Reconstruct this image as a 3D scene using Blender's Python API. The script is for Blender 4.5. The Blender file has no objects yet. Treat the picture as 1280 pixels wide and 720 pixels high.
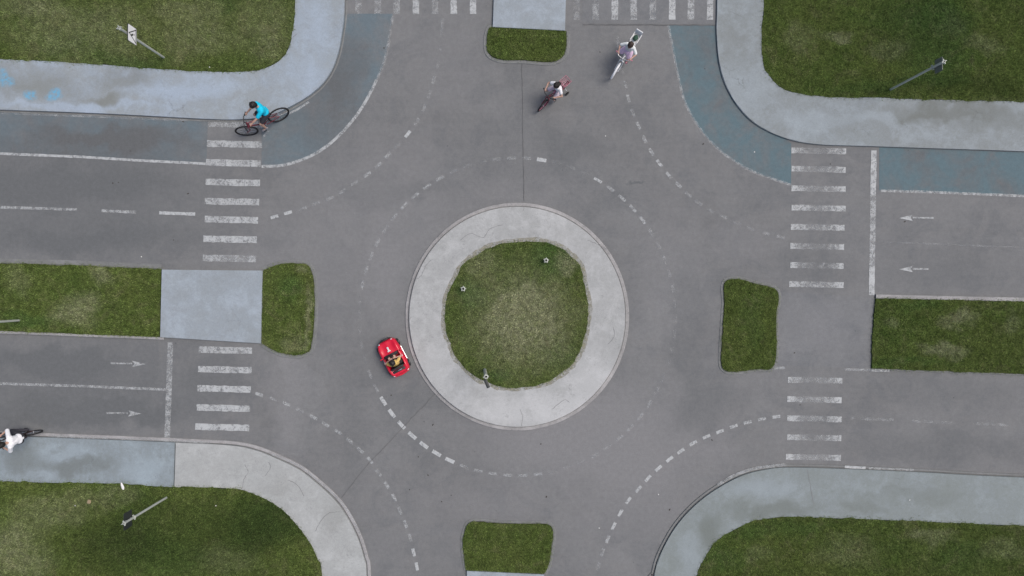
import bpy, bmesh, math, random
import numpy as np
from mathutils import Vector, Matrix, Euler
random.seed(7); rng = np.random.default_rng(11)
R = math.radians
scene = bpy.context.scene
COL = scene.collection

# ---------------------------------------------------------------- camera, light, exposure
CAM_H = 19.0; FPX = 855.0
cam_data = bpy.data.cameras.new('camera'); cam = bpy.data.objects.new('camera', cam_data); COL.objects.link(cam)
cam.location = (0, 0, CAM_H); cam.rotation_euler = (0, 0, 0)
cam_data.sensor_width = 36; cam_data.lens = 36 * FPX / 1280; cam_data.clip_end = 2000
scene.camera = cam
world = bpy.data.worlds.new('World'); scene.world = world; world.use_nodes = True
wn = world.node_tree; bg = wn.nodes['Background']
sky = wn.nodes.new('ShaderNodeTexSky'); sky.sky_type = 'NISHITA'; sky.sun_disc = False
SUN_EL = R(60); SUN_AZ = R(72)
sky.sun_elevation = SUN_EL; sky.sun_rotation = SUN_AZ
sky.air_density = 0.8; sky.dust_density = 4.0; sky.ozone_density = 0.6
wn.links.new(sky.outputs[0], bg.inputs[0]); bg.inputs[1].default_value = 0.10
sun_d = bpy.data.lights.new('sun', 'SUN'); sun_d.energy = 1.5; sun_d.angle = R(32); sun_d.color = (1, .93, .86)
sun = bpy.data.objects.new('sun', sun_d); COL.objects.link(sun)
sd = Vector((math.sin(SUN_AZ) * math.cos(SUN_EL), math.cos(SUN_AZ) * math.cos(SUN_EL), math.sin(SUN_EL)))
sun.rotation_euler = sd.to_track_quat('Z', 'Y').to_euler(); sun.location = (0, 0, 30)
scene.view_settings.view_transform = 'Standard'; scene.view_settings.look = 'None'
scene.view_settings.gamma = 1; scene.view_settings.exposure = 0.37
scene.render.engine = 'CYCLES'

# ---------------------------------------------------------------- helpers
def P(px, py, z=0.0):
    k = (CAM_H - z) / FPX
    return Vector(((px - 640) * k, (360 - py) * k, z))

def tag(o, label=None, cat=None, group=None, kind=None):
    if label: o['label'] = label
    if cat: o['category'] = cat
    if group: o['group'] = group
    if kind: o['kind'] = kind
    return o

def link(name, me, mats=None, parent=None, kind=None):
    o = bpy.data.objects.new(name, me); COL.objects.link(o)
    if mats is not None:
        for m in (mats if isinstance(mats, (list, tuple)) else [mats]): me.materials.append(m)
    if parent is not None: o.parent = parent
    if kind: o['kind'] = kind
    return o

def empty(name, loc=(0, 0, 0), rot=(0, 0, 0)):
    o = bpy.data.objects.new(name, None); COL.objects.link(o); o.location = loc; o.rotation_euler = rot
    o.empty_display_size = .1
    return o

class MB:
    def __init__(s): s.bm = bmesh.new()
    def tube(s, pts, rad, seg=10, closed=False, cap=True):
        pts = [Vector(p) for p in pts]; n = len(pts)
        if not isinstance(rad, (list, tuple)): rad = [rad] * n
        rings = []; up = None
        for i, p in enumerate(pts):
            if closed: t = pts[(i + 1) % n] - pts[i - 1]
            elif i == 0: t = pts[1] - pts[0]
            elif i == n - 1: t = pts[-1] - pts[-2]
            else: t = (pts[i + 1] - p).normalized() + (p - pts[i - 1]).normalized()
            t.normalize()
            if up is None:
                up = Vector((0, 0, 1)) if abs(t.z) < .9 else Vector((1, 0, 0))
            a = up - t * up.dot(t)
            if a.length < 1e-5: a = t.orthogonal()
            a.normalize(); up = a; b = t.cross(a)
            rings.append([s.bm.verts.new(p + (a * math.cos(2 * math.pi * k / seg) + b * math.sin(2 * math.pi * k / seg)) * rad[i]) for k in range(seg)])
        m = n if closed else n - 1
        for i in range(m):
            A, B = rings[i], rings[(i + 1) % n]
            for k in range(seg): s.bm.faces.new((A[k], A[(k + 1) % seg], B[(k + 1) % seg], B[k]))
        if cap and not closed:
            s.bm.faces.new(rings[0][::-1]); s.bm.faces.new(rings[-1])
        return s
    def capsule(s, a, b, ra, rb, seg=14):
        a, b = Vector(a), Vector(b); d = b - a; L = d.length
        if L < 1e-6: return s
        d.normalize(); pts = []; rad = []
        for i in range(5):
            t = (i / 5) * math.pi / 2; pts.append(a - d * ra * math.cos(t)); rad.append(max(ra * math.sin(t), ra * .02))
        for i in range(0, 6): pts.append(a + d * L * i / 5); rad.append(ra + (rb - ra) * i / 5)
        for i in range(4, -1, -1):
            t = (i / 5) * math.pi / 2; pts.append(b + d * rb * math.cos(t)); rad.append(max(rb * math.sin(t), rb * .02))
        return s.tube(pts, rad, seg)
    def ell(s, c, r, rot=None, seg=20, rings=12):
        m = Matrix.Translation(Vector(c)) @ (rot.to_4x4() if rot is not None else Matrix.Identity(4)) @ Matrix.Diagonal((*[float(v) for v in r], 1))
        bmesh.ops.create_uvsphere(s.bm, u_segments=seg, v_segments=rings, radius=1, matrix=m); return s
    def box(s, c, size, rot=None, bev=0):
        m = Matrix.Translation(Vector(c)) @ (rot.to_4x4() if rot is not None else Matrix.Identity(4)) @ Matrix.Diagonal((*size, 1))
        r = bmesh.ops.create_cube(s.bm, size=1, matrix=m)
        if bev:
            es = list({e for v in r['verts'] for e in v.link_edges})
            bmesh.ops.bevel(s.bm, geom=es, offset=bev, segments=2, affect='EDGES', profile=.6)
        return s
    def torus(s, c, R_, r_, axis='y', n=40, seg=10, rot=None):
        pts = []
        for k in range(n):
            a = 2 * math.pi * k / n
            v = {'y': Vector((math.cos(a), 0, math.sin(a))), 'z': Vector((math.cos(a), math.sin(a), 0)), 'x': Vector((0, math.cos(a), math.sin(a)))}[axis] * R_
            if rot is not None: v = rot @ v
            pts.append(Vector(c) + v)
        return s.tube(pts, r_, seg, closed=True)
    def build(s, name, mat, parent=None, smooth=True):
        me = bpy.data.meshes.new(name); bmesh.ops.recalc_face_normals(s.bm, faces=s.bm.faces[:]); s.bm.to_mesh(me); s.bm.free()
        if smooth:
            me.polygons.foreach_set('use_smooth', [True] * len(me.polygons))
            me.set_sharp_from_angle(angle=R(42))
        return link(name, me, mat, parent)
    def remeshed(s, name, mat, parent=None, voxel=.007, smooth=4):
        me = bpy.data.meshes.new(name + '_tmp'); bmesh.ops.recalc_face_normals(s.bm, faces=s.bm.faces[:]); s.bm.to_mesh(me); s.bm.free()
        t = bpy.data.objects.new('tmp', me); COL.objects.link(t)
        m = t.modifiers.new('r', 'REMESH'); m.mode = 'VOXEL'; m.voxel_size = voxel; m.use_smooth_shade = True
        m = t.modifiers.new('s', 'SMOOTH'); m.iterations = smooth; m.factor = .5
        dg = bpy.context.evaluated_depsgraph_get(); dg.update()
        me2 = bpy.data.meshes.new_from_object(t.evaluated_get(dg)); me2.name = name
        bpy.data.objects.remove(t); bpy.data.meshes.remove(me)
        me2.polygons.foreach_set('use_smooth', [True] * len(me2.polygons))
        me2.materials.clear()
        return link(name, me2, mat, parent)

# ---------------------------------------------------------------- materials
class N:
    def __init__(s, name):
        s.m = bpy.data.materials.new(name); s.m.use_nodes = True; s.t = s.m.node_tree
        s.b = s.t.nodes['Principled BSDF']; s.out = s.t.nodes['Material Output']
        s.pos = s.n('ShaderNodeNewGeometry').outputs['Position']
    def n(s, typ, **kw):
        nd = s.t.nodes.new(typ)
        for k, v in kw.items(): setattr(nd, k, v)
        return nd
    def l(s, a, b): s.t.links.new(a, b)
    def put(s, sock, v):
        if hasattr(v, 'is_output'): s.l(v, sock)
        elif v is not None:
            if isinstance(v, (tuple, list)) and len(v) == 3 and len(sock.default_value) == 4: v = (*v, 1)
            sock.default_value = v
    def math(s, op, a, b=None, c=None, clamp=False):
        nd = s.n('ShaderNodeMath', operation=op, use_clamp=clamp); s.put(nd.inputs[0], a)
        if b is not None: s.put(nd.inputs[1], b)
        if c is not None: s.put(nd.inputs[2], c)
        return nd.outputs[0]
    def vm(s, op, a, b):
        nd = s.n('ShaderNodeVectorMath', operation=op); s.put(nd.inputs[0], a); s.put(nd.inputs[1], b)
        return nd.outputs['Value'] if op == 'LENGTH' else nd.outputs[0]
    def noise(s, scale, detail=3, rough=.55, vec=None, dist=0, color=False):
        nd = s.n('ShaderNodeTexNoise'); s.l(vec if vec is not None else s.pos, nd.inputs['Vector'])
        nd.inputs['Scale'].default_value = scale; nd.inputs['Detail'].default_value = detail
        nd.inputs['Roughness'].default_value = rough; nd.inputs['Distortion'].default_value = dist
        return nd.outputs[1] if color else nd.outputs[0]
    def rng(s, v, a, b, c=0.0, d=1.0, smooth=False):
        nd = s.n('ShaderNodeMapRange', interpolation_type='SMOOTHSTEP' if smooth else 'LINEAR')
        s.put(nd.inputs[0], v)
        for i, x in enumerate((a, b, c, d)): s.put(nd.inputs[i + 1], x)
        return nd.outputs[0]
    def mix(s, f, a, b, mode='MIX'):
        nd = s.n('ShaderNodeMix', data_type='RGBA', blend_type=mode)
        s.put(nd.inputs[0], f); s.put(nd.inputs[6], a); s.put(nd.inputs[7], b); return nd.outputs[2]
    def bump(s, h, strength=.3, dist=.01):
        nd = s.n('ShaderNodeBump'); nd.inputs['Strength'].default_value = strength; nd.inputs['Distance'].default_value = dist
        s.l(h, nd.inputs['Height']); s.l(nd.outputs[0], s.b.inputs['Normal'])
    def blobs(s, bl, warp=.5):
        """bl: (px,py,rx,ry,strength) in photo pixels -> summed soft patches on the real ground"""
        w = s.vm('MULTIPLY', s.vm('SUBTRACT', s.noise(.9, 4, .6, color=True), (.5, .5, .5)), (warp * 2, warp * 2, 0))
        v = s.vm('ADD', s.pos, w); tot = None
        for (x, y, rx, ry, st) in bl:
            c = P(x, y, .05)
            d = s.vm('MULTIPLY', s.vm('SUBTRACT', v, (c.x, c.y, 0)), (45 / rx, 45 / ry, 0))
            r = s.rng(s.vm('LENGTH', d, (0, 0, 0)), 1.0, .25, 0.0, st, True)
            tot = r if tot is None else s.math('ADD', tot, r)
        return tot

def simple(name, col, rough=.6, metal=0, var=.15, scale=20, coat=0):
    k = N(name)
    f = k.noise(scale, 3)
    c = k.mix(f, tuple(x * (1 - var) for x in col), tuple(min(1, x * (1 + var)) for x in col))
    k.l(c, k.b.inputs['Base Color']); k.b.inputs['Roughness'].default_value = rough; k.b.inputs['Metallic'].default_value = metal
    if coat: k.b.inputs['Coat Weight'].default_value = coat
    return k.m

# asphalt
def asphalt(name, base, blue=None):
    k = N(name)
    f1 = k.rng(k.noise(.35, 4, .6), .3, .7); f2 = k.rng(k.noise(2.3, 5, .65, dist=.6), .3, .72); f3 = k.noise(38, 5, .8)
    f4 = k.noise(9, 4, .7)
    c = k.mix(f1, tuple(x * .83 for x in base), tuple(x * 1.12 for x in base))
    c = k.mix(k.math('MULTIPLY', f2, .6), c, tuple(x * y for x, y in zip(base, (1.18, 1.16, 1.13))))
    f6 = k.rng(k.noise(.95, 6, .68, dist=.9), .46, .66, smooth=True); c = k.mix(k.math('MULTIPLY', f6, .55), c, tuple(x * y for x, y in zip(base, (.80, .82, .84))))
    st = k.n('ShaderNodeMapping'); st.inputs['Scale'].default_value = (.25, 3.2, 1); k.l(k.pos, st.inputs['Vector']); f7 = k.rng(k.noise(1.3, 5, .7, vec=st.outputs[0]), .42, .68); c = k.mix(k.math('MULTIPLY', f7, .22), c, tuple(x * 1.22 for x in base))
    if blue is not None:
        bm_ = k.math('MULTIPLY', k.rng(k.noise(1.1, 6, .7, dist=.5), .28, .58), .9); c = k.mix(bm_, c, blue)
    if True:
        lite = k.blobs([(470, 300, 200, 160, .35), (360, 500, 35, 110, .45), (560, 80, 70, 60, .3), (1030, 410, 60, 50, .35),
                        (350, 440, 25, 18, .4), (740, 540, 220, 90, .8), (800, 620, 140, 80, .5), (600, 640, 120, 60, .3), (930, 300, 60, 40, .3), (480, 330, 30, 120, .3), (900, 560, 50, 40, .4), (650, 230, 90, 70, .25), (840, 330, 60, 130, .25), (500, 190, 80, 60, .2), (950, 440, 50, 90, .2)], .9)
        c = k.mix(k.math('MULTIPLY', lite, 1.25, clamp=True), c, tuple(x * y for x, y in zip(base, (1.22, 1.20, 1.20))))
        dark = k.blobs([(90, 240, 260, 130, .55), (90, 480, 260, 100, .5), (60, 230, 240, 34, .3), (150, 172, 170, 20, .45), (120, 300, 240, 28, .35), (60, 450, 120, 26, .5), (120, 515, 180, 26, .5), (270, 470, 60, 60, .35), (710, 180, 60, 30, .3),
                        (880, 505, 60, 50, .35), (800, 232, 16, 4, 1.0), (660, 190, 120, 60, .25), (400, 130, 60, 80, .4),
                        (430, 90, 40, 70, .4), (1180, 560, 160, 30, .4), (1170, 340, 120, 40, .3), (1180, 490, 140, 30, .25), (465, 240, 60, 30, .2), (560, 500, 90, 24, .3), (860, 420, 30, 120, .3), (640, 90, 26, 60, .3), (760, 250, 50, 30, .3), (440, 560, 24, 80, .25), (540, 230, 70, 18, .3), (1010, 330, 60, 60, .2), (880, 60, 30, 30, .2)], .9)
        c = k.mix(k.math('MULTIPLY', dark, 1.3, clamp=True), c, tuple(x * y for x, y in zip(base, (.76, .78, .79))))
        # oil drips and tyre dust
        v = k.n('ShaderNodeTexVoronoi'); k.l(k.pos, v.inputs['Vector']); v.inputs['Scale'].default_value = 1.9
        spot = k.math('MULTIPLY', k.rng(v.outputs['Distance'], .05, .015), k.rng(k.noise(.9, 2), .5, .6))
        c = k.mix(k.math('MULTIPLY', spot, .5), c, (.03, .03, .03))
    grit = k.rng(f3, .25, .75, .84, 1.16); c = k.mix(1.0, c, k.n('ShaderNodeCombineColor').outputs[0], 'MIX') if False else c
    hs = k.n('ShaderNodeHueSaturation'); k.l(k.math('MULTIPLY', grit, k.rng(f4, .3, .7, .92, 1.08)), hs.inputs['Value']); k.l(c, hs.inputs['Color'])
    k.l(hs.outputs[0], k.b.inputs['Base Color']); k.b.inputs['Roughness'].default_value = .9; k.b.inputs['Specular IOR Level'].default_value = .25
    k.bump(k.noise(60, 6, .8), .35, .006)
    return k.m
ASPH = (.165, .1715, .176)
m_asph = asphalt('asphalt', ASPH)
m_blue = asphalt('blue_lane_coating', tuple(v * .84 for v in ASPH), (.104, .162, .186))
m_blue2 = asphalt('faded_blue_lane_coating', tuple(v * .92 for v in ASPH), (.124, .166, .190))

def concrete(name, base, cool, warm, stains=(), pale=(), blue=(), grime=.5):
    k = N(name)
    f1 = k.rng(k.noise(.8, 5, .62, dist=.4), .32, .68); f2 = k.rng(k.noise(4.5, 6, .72, dist=.7), .35, .7); f3 = k.noise(45, 4, .75)
    c = k.mix(f1, cool, base); c = k.mix(k.math('MULTIPLY', f2, .6), c, warm)
    f5 = k.rng(k.noise(13, 5, .75, dist=.5), .3, .7); c = k.mix(k.math('MULTIPLY', f5, .5), c, tuple(x * .86 for x in warm))
    if pale: c = k.mix(k.blobs(pale, .6), c, tuple(x * 1.10 for x in cool))
    f8 = k.rng(k.noise(1.5, 9, .76, dist=.3), .48, .62); c = k.mix(k.math("MULTIPLY", f8, .42), c, tuple(min(.6, x * 1.22) for x in cool))
    f9 = k.rng(k.noise(2.2, 9, .78, dist=.25), .56, .64); c = k.mix(k.math('MULTIPLY', f9, .35), c, tuple(x * .8 for x in warm))
    if stains: c = k.mix(k.blobs(stains, .8), c, tuple(x * y for x, y in zip(warm, (.74, .74, .72))))
    if blue: c = k.mix(k.math('MULTIPLY', k.blobs(blue, .35), k.rng(k.noise(12, 5, .7), .35, .6)), c, (.12, .36, .55))
    # fine dark mottling
    mot = k.math('MULTIPLY', k.math('MULTIPLY', k.rng(k.noise(14, 7, .82, dist=1.2), .54, .70), k.rng(k.noise(1.7, 3, .6), .38, .62, .25, 1)), grime); c = k.mix(mot, c, tuple(x * .55 for x in warm))
    # hairline cracks, broken up
    v = k.n('ShaderNodeTexVoronoi', feature='DISTANCE_TO_EDGE'); w = k.vm('ADD', k.pos, k.vm('MULTIPLY', k.noise(2.5, 5, .7, color=True), (.6, .6, 0))); k.l(w, v.inputs['Vector']); v.inputs['Scale'].default_value = .8
    cr = k.math('MULTIPLY', k.rng(v.outputs['Distance'], .010, .003), k.rng(k.noise(.9, 3, .6), .55, .66)); c = k.mix(k.math('MULTIPLY', cr, .38), c, tuple(x * .35 for x in warm))
    hs = k.n('ShaderNodeHueSaturation'); k.l(k.rng(f3, .25, .75, .86, 1.13), hs.inputs['Value']); k.l(c, hs.inputs['Color'])
    k.l(hs.outputs[0], k.b.inputs['Base Color']); k.b.inputs['Roughness'].default_value = .85
    k.bump(k.noise(40, 6, .75), .25, .005)
    return k.m
m_tl = concrete('pale_blue_concrete', (.28, .318, .34), (.30, .368, .45), (.27, .295, .295),
                stains=[(20, 100, 100, 24, .45), (130, 122, 34, 16, .9), (60, 112, 130, 22, .35), (150, 95, 60, 14, .5)],
                pale=[(230, 110, 110, 20, .7), (385, 95, 50, 40, .5), (395, 30, 30, 60, .4), (100, 133, 150, 8, .6)],
                blue=[(3, 94, 8, 8, .7), (8, 104, 13, 10, 1.1), (40, 119, 12, 10, 1), (66, 118, 12, 10, 1.1)])
m_tr = concrete('cool_concrete', (.232, .262, .278), (.27, .315, .345), (.212, .235, .232),
                stains=[(1190, 137, 110, 14, .8), (1250, 150, 90, 16, .5), (1150, 145, 40, 12, .5), (925, 40, 24, 70, .2)],
                pale=[(1010, 150, 70, 20, .5), (930, 110, 40, 50, .4), (1110, 150, 70, 12, .5)])
m_bl = concrete('stained_blue_concrete', (.215, .255, .28), (.275, .335, .375), (.205, .235, .24),
                stains=[(95, 585, 70, 18, .8), (30, 570, 40, 22, .6)], pale=[(180, 590, 50, 25, .6), (75, 565, 60, 12, .5)])
m_blw = concrete('warm_light_concrete', (.36, .385, .385), (.40, .42, .42), (.325, .34, .335),
                 stains=[(415, 650, 24, 30, .4), (350, 600, 30, 14, .35)], grime=.8)
m_br = concrete('grey_blue_concrete', (.215, .248, .25), (.235, .275, .295), (.20, .23, .222),
                stains=[(885, 668, 26, 44, .8), (960, 638, 80, 14, .7), (1070, 632, 50, 10, .5), (1130, 618, 130, 12, .35)],
                pale=[(955, 610, 60, 18, .8), (860, 700, 20, 40, .5)])
m_round = concrete('weathered_roundabout_concrete', (.35, .366, .37), (.425, .44, .445), (.31, .325, .32), pale=[(660, 512, 130, 30, .7), (740, 480, 50, 60, .5), (540, 470, 30, 50, .3)], grime=1.0)
m_pad = concrete('smooth_slab_concrete', (.26, .302, .33), (.315, .372, .43), (.265, .295, .31), grime=.3)
m_kerb = concrete('kerb_concrete', (.30, .302, .305), (.40, .40, .405), (.22, .22, .22), grime=.9)
m_kerbd = concrete('worn_kerb_concrete', (.178, .188, .188), (.205, .215, .217), (.162, .17, .168), grime=.8)

def grasscol(k, blade):
    f1 = k.rng(k.noise(.45, 4, .6), .32, .68); f2 = k.rng(k.noise(2.6, 5, .7), .3, .7); f3 = k.rng(k.noise(14, 4, .7), .3, .72)
    c = k.mix(f1, (.053, .089, .0195), (.073, .102, .025)); c = k.mix(k.math('MULTIPLY', f2, .5), c, (.100, .124, .040))
    dry = k.blobs([(648, 400, 105, 105, .58), (648, 400, 60, 65, .5), (712, 330, 22, 20, .7), (700, 400, 40, 70, .3), (180, 40, 260, 90, .08), (600, 330, 30, 22, .35), (330, 30, 60, 60, .25),
                   (100, 40, 130, 50, .35), (40, 5, 70, 24, .45), (250, 45, 60, 40, .35), (340, 60, 40, 40, .25), (230, 12, 60, 20, .35),
                   (1045, 48, 24, 12, .7), (1000, 50, 30, 30, .3), (1110, 60, 40, 20, .35), (1230, 55, 30, 20, .35), (1270, 130, 60, 14, .25), (1190, 30, 30, 20, .2),
                   (100, 390, 36, 30, .75), (125, 350, 20, 18, .6), (20, 355, 30, 24, .3), (370, 430, 26, 16, .35), (384, 400, 8, 60, .6), (382, 335, 12, 8, .6),
                   (1200, 400, 26, 16, .7), (1180, 440, 40, 12, .65), (1110, 405, 18, 14, .35), (1265, 400, 18, 24, .35),
                   (20, 690, 60, 50, .6), (60, 640, 80, 30, .4), (130, 620, 60, 16, .35), (285, 700, 60, 30, .3), (1170, 670, 40, 14, .4), (1060, 690, 60, 22, .3),
                   (950, 690, 30, 20, .25), (1250, 690, 40, 18, .3), (1145, 665, 20, 10, .4)], .7)
    lush = k.blobs([(690, 320, 34, 30, .8), (585, 365, 26, 26, .8), (620, 468, 30, 14, .7), (700, 440, 40, 30, .4), (280, 10, 20, 18, .5), (170, 76, 90, 16, .6), (80, 60, 50, 20, .35),
                    (1170, 55, 70, 70, .7), (1150, 20, 110, 30, .5), (1130, 105, 130, 12, .5), (40, 395, 60, 16, .7), (360, 360, 22, 26, .7),
                    (340, 650, 70, 50, .6), (200, 700, 80, 40, .4), (940, 400, 24, 50, .4), (1130, 455, 80, 8, .5), (1150, 380, 40, 10, .5), (900, 700, 40, 30, .5), (1200, 700, 60, 30, .5), (970, 660, 90, 12, .5)], .6)
    c = k.mix(k.math('MULTIPLY', k.math('MINIMUM', lush, 1.0), .75), c, (.046, .094, .025))
    d = k.math('MULTIPLY', k.math('MINIMUM', dry, 1.0), k.rng(k.noise(5.5, 7, .8, dist=.4), .3, .7, .2, 1.35), clamp=True); c = k.mix(d, c, (.210, .222, .135))
    c = k.mix(k.math('MULTIPLY', k.rng(k.noise(30, 3, .7), .52, .72), .32), c, (.13, .155, .075)); c = k.mix(k.math('MULTIPLY', k.rng(k.noise(11, 5, .8), .55, .68), .38), c, (.020, .034, .009)); c = k.mix(k.math('MULTIPLY', k.rng(k.noise(1.6, 6, .75, dist=1), .52, .68), .36), c, (.15, .145, .08))
    deep = k.blobs([(230, 670, 230, 75, .5), (340, 650, 80, 60, .4), (140, 690, 80, 50, .3), (1150, 40, 100, 60, .3), (1200, 110, 160, 20, .4)], .7)
    c = k.mix(k.math('MINIMUM', deep, .8), c, (.026, .042, .012))
    hs = k.n('ShaderNodeHueSaturation'); k.l(k.math('MULTIPLY', k.rng(k.noise(7, 5, .75), .3, .7, .62, 1.42), k.rng(k.noise(26, 3, .8), .3, .7, .6, 1.4)), hs.inputs['Value']); k.l(c, hs.inputs['Color'])
    return hs.outputs[0]
kg = N('lawn_ground'); c = grasscol(kg, False)
hs = kg.n('ShaderNodeHueSaturation'); kg.l(kg.rng(kg.noise(24, 6, .85), .3, .7, .45, 1.15), hs.inputs['Value']); kg.l(c, hs.inputs['Color'])
kg.l(hs.outputs[0], kg.b.inputs['Base Color']); kg.b.inputs['Roughness'].default_value = .95; kg.b.inputs['Specular IOR Level'].default_value = .1; kg.bump(kg.noise(30, 6, .8), .6, .03); m_lawn = kg.m
kg = N('grass_blades'); c = grasscol(kg, True); at = kg.n('ShaderNodeAttribute', attribute_name='rnd')
hs = kg.n('ShaderNodeHueSaturation'); kg.l(kg.rng(at.outputs['Fac'], 0, 1, 1.3, 2.75), hs.inputs['Value']); kg.l(c, hs.inputs['Color'])
kg.l(hs.outputs[0], kg.b.inputs['Base Color']); kg.b.inputs['Roughness'].default_value = .7; kg.b.inputs['Specular IOR Level'].default_value = .15; m_blade = kg.m

ks = N('dusty_soil'); ks.l(ks.mix(ks.noise(9, 5, .7), (.26, .25, .19), (.34, .335, .28)), ks.b.inputs['Base Color']); ks.b.inputs['Roughness'].default_value = .95
tr = ks.n('ShaderNodeBsdfTransparent'); ms = ks.n('ShaderNodeMixShader'); ks.l(ks.rng(ks.noise(7, 6, .75), .36, .62, 0, .85), ms.inputs[0]); ks.l(tr.outputs[0], ms.inputs[1]); ks.l(ks.b.outputs[0], ms.inputs[2]); ks.l(ms.outputs[0], ks.out.inputs[0]); m_soil = ks.m
# worn white paint, 'wear' attribute = how much is left
kp = N('worn_road_paint'); at = kp.n('ShaderNodeAttribute', attribute_name='wear'); A = at.outputs['Fac']
nz = kp.rng(kp.math('ADD', kp.math('MULTIPLY', kp.noise(55, 6, .8), .5), kp.math('MULTIPLY', kp.noise(9, 6, .75, dist=.8), .5)), .32, .68)
lo = kp.math('SUBTRACT', .50, kp.math('MULTIPLY', A, .38))
msk = kp.math('MULTIPLY', kp.rng(nz, lo, kp.math('ADD', lo, .36)), kp.math('ADD', .26, kp.math('MULTIPLY', A, .60)), clamp=True)
kp.l(kp.mix(kp.noise(20, 4), (.42, .45, .46), (.56, .59, .60)), kp.b.inputs['Base Color']); kp.b.inputs['Roughness'].default_value = .7
tr = kp.n('ShaderNodeBsdfTransparent'); ms = kp.n('ShaderNodeMixShader'); kp.l(msk, ms.inputs[0]); kp.l(tr.outputs[0], ms.inputs[1]); kp.l(kp.b.outputs[0], ms.inputs[2]); kp.l(ms.outputs[0], kp.out.inputs[0]); m_paint = kp.m
m_seam = simple('tar_seam', (.118, .121, .124), .9, var=.4, scale=4)

# ---------------------------------------------------------------- ground layout
def smooth(pts, n=8):
    out = []; L = len(pts)
    for i in range(L - 1):
        p0 = pts[max(i - 1, 0)]; p1 = pts[i]; p2 = pts[i + 1]; p3 = pts[min(i + 2, L - 1)]
        for k in range(n):
            t = k / n
            out.append(tuple(.5 * (2 * b + (c - a) * t + (2 * a - 5 * b + 4 * c - d) * t * t + (3 * b - a - 3 * c + d) * t ** 3) for a, b, c, d in zip(p0, p1, p2, p3)))
    out.append(tuple(pts[-1])); return out
def smooth_closed(pts, n=6):
    L = len(pts); out = []
    for i in range(L):
        p0, p1, p2, p3 = pts[i - 1], pts[i], pts[(i + 1) % L], pts[(i + 2) % L]
        for k in range(n):
            t = k / n
            out.append(tuple(.5 * (2 * b + (c - a) * t + (2 * a - 5 * b + 4 * c - d) * t * t + (3 * b - a - 3 * c + d) * t ** 3) for a, b, c, d in zip(p0, p1, p2, p3)))
    return out
def slab(name, poly, z0, z1, mat, bev=.012, kind='structure', cut=None):
    bm = bmesh.new()
    vs = [bm.verts.new(P(x, y, z1)) for x, y in poly]
    f = bm.faces.new(vs); bm.normal_update()
    if f.normal.z < 0: f.normal_flip()
    r = bmesh.ops.extrude_face_region(bm, geom=[f])
    top = [g for g in r['geom'] if isinstance(g, bmesh.types.BMFace)][0]
    low = [v for v in bm.verts if v not in top.verts]
    for v in low: v.co.z = z0
    if bev:
        es = [e for e in top.edges]; bmesh.ops.bevel(bm, geom=es, offset=bev, segments=2, affect='EDGES')
    bmesh.ops.recalc_face_normals(bm, faces=bm.faces[:])
    bmesh.ops.triangulate(bm, faces=[f for f in bm.faces if len(f.verts) > 4])
    me = bpy.data.meshes.new(name); bm.to_mesh(me); bm.free()
    return link(name, me, mat, None, kind)
def offs(pw, d, closed=False):
    n = len(pw); out = []
    for i, p in enumerate(pw):
        a = pw[i - 1] if (i > 0 or closed) else p; b = pw[(i + 1) % n] if (i < n - 1 or closed) else p
        t = (b - a); t.z = 0; t.normalize(); nn = Vector((-t.y, t.x, 0)); out.append(p + nn * d)
    return out
def ribbon(name, pts, d0, d1, z0, z1, mat, closed=False, z=None):
    """kerb strip between offsets d0..d1 (metres, left of travel positive) along pixel polyline"""
    pw = [P(x, y, z1 if z is None else z) for x, y in pts]
    A = offs(pw, d0, closed); B = offs(pw, d1, closed); bm = bmesh.new(); n = len(pw); rows = []
    for a, b in zip(A, B):
        e = .012; dv = (b - a).normalized() * e
        rows.append([bm.verts.new(v) for v in (Vector((a.x, a.y, z0)), Vector((a.x, a.y, z1 - e)), Vector((a.x + dv.x, a.y + dv.y, z1)), Vector((b.x - dv.x, b.y - dv.y, z1)), Vector((b.x, b.y, z1 - e)), Vector((b.x, b.y, z0)))])
    for i in range(n if closed else n - 1):
        r, q = rows[i], rows[(i + 1) % n]
        for k in range(5): bm.faces.new((r[k], r[k + 1], q[k + 1], q[k]))
    bmesh.ops.recalc_face_normals(bm, faces=bm.faces[:])
    me = bpy.data.meshes.new(name); bm.to_mesh(me); bm.free(); return link(name, me, mat, None, 'structure')

def sheet(name, x0, y0, x1, y1, z, mat):
    me = bpy.data.meshes.new(name); me.from_pydata([(x0, y0, z), (x1, y0, z), (x1, y1, z), (x0, y1, z)], [], [(0, 1, 2, 3)]); return link(name, me, mat, None, 'structure')
sheet('ground', -500, -500, 500, 500, -.03, m_lawn)
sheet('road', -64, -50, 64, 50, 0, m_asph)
F = 2600
ZP = .06
TLo = smooth([(-400, 123), (0, 137), (100, 140.5), (174, 144), (260, 148.6), (300, 149), (335, 145), (361, 134), (389, 117), (408, 98), (420, 74), (427, 42), (430.5, 0), (431, -120)])
TLi = smooth([(-400, 55), (0, 73.5), (104, 79), (174, 84.4), (243, 88.5), (288, 90), (323, 87), (347, 77), (361, 59), (366.5, 30), (369, 0), (370, -120)])
TRo = smooth([(897, -150), (896.6, 0), (896, 42), (901, 87), (915, 121), (941, 152), (979, 171.5), (1020, 180), (1083, 182.4), (1152, 184.8), (1280, 189), (1700, 204)])
TRi = smooth([(956, -150), (955, 0), (952, 38), (954, 76), (961.5, 94), (979, 110.5), (1006, 118), (1048, 121.6), (1100, 122), (1152, 124), (1280, 127), (1700, 138)])
BLo = smooth([(-400, 532), (0, 545), (100, 548.5), (219, 553.3), (288, 557), (319, 563), (347, 574), (375, 588), (399, 607), (420, 627), (434, 647), (447, 673), (455, 699), (458, 722), (460, 860)])
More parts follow.
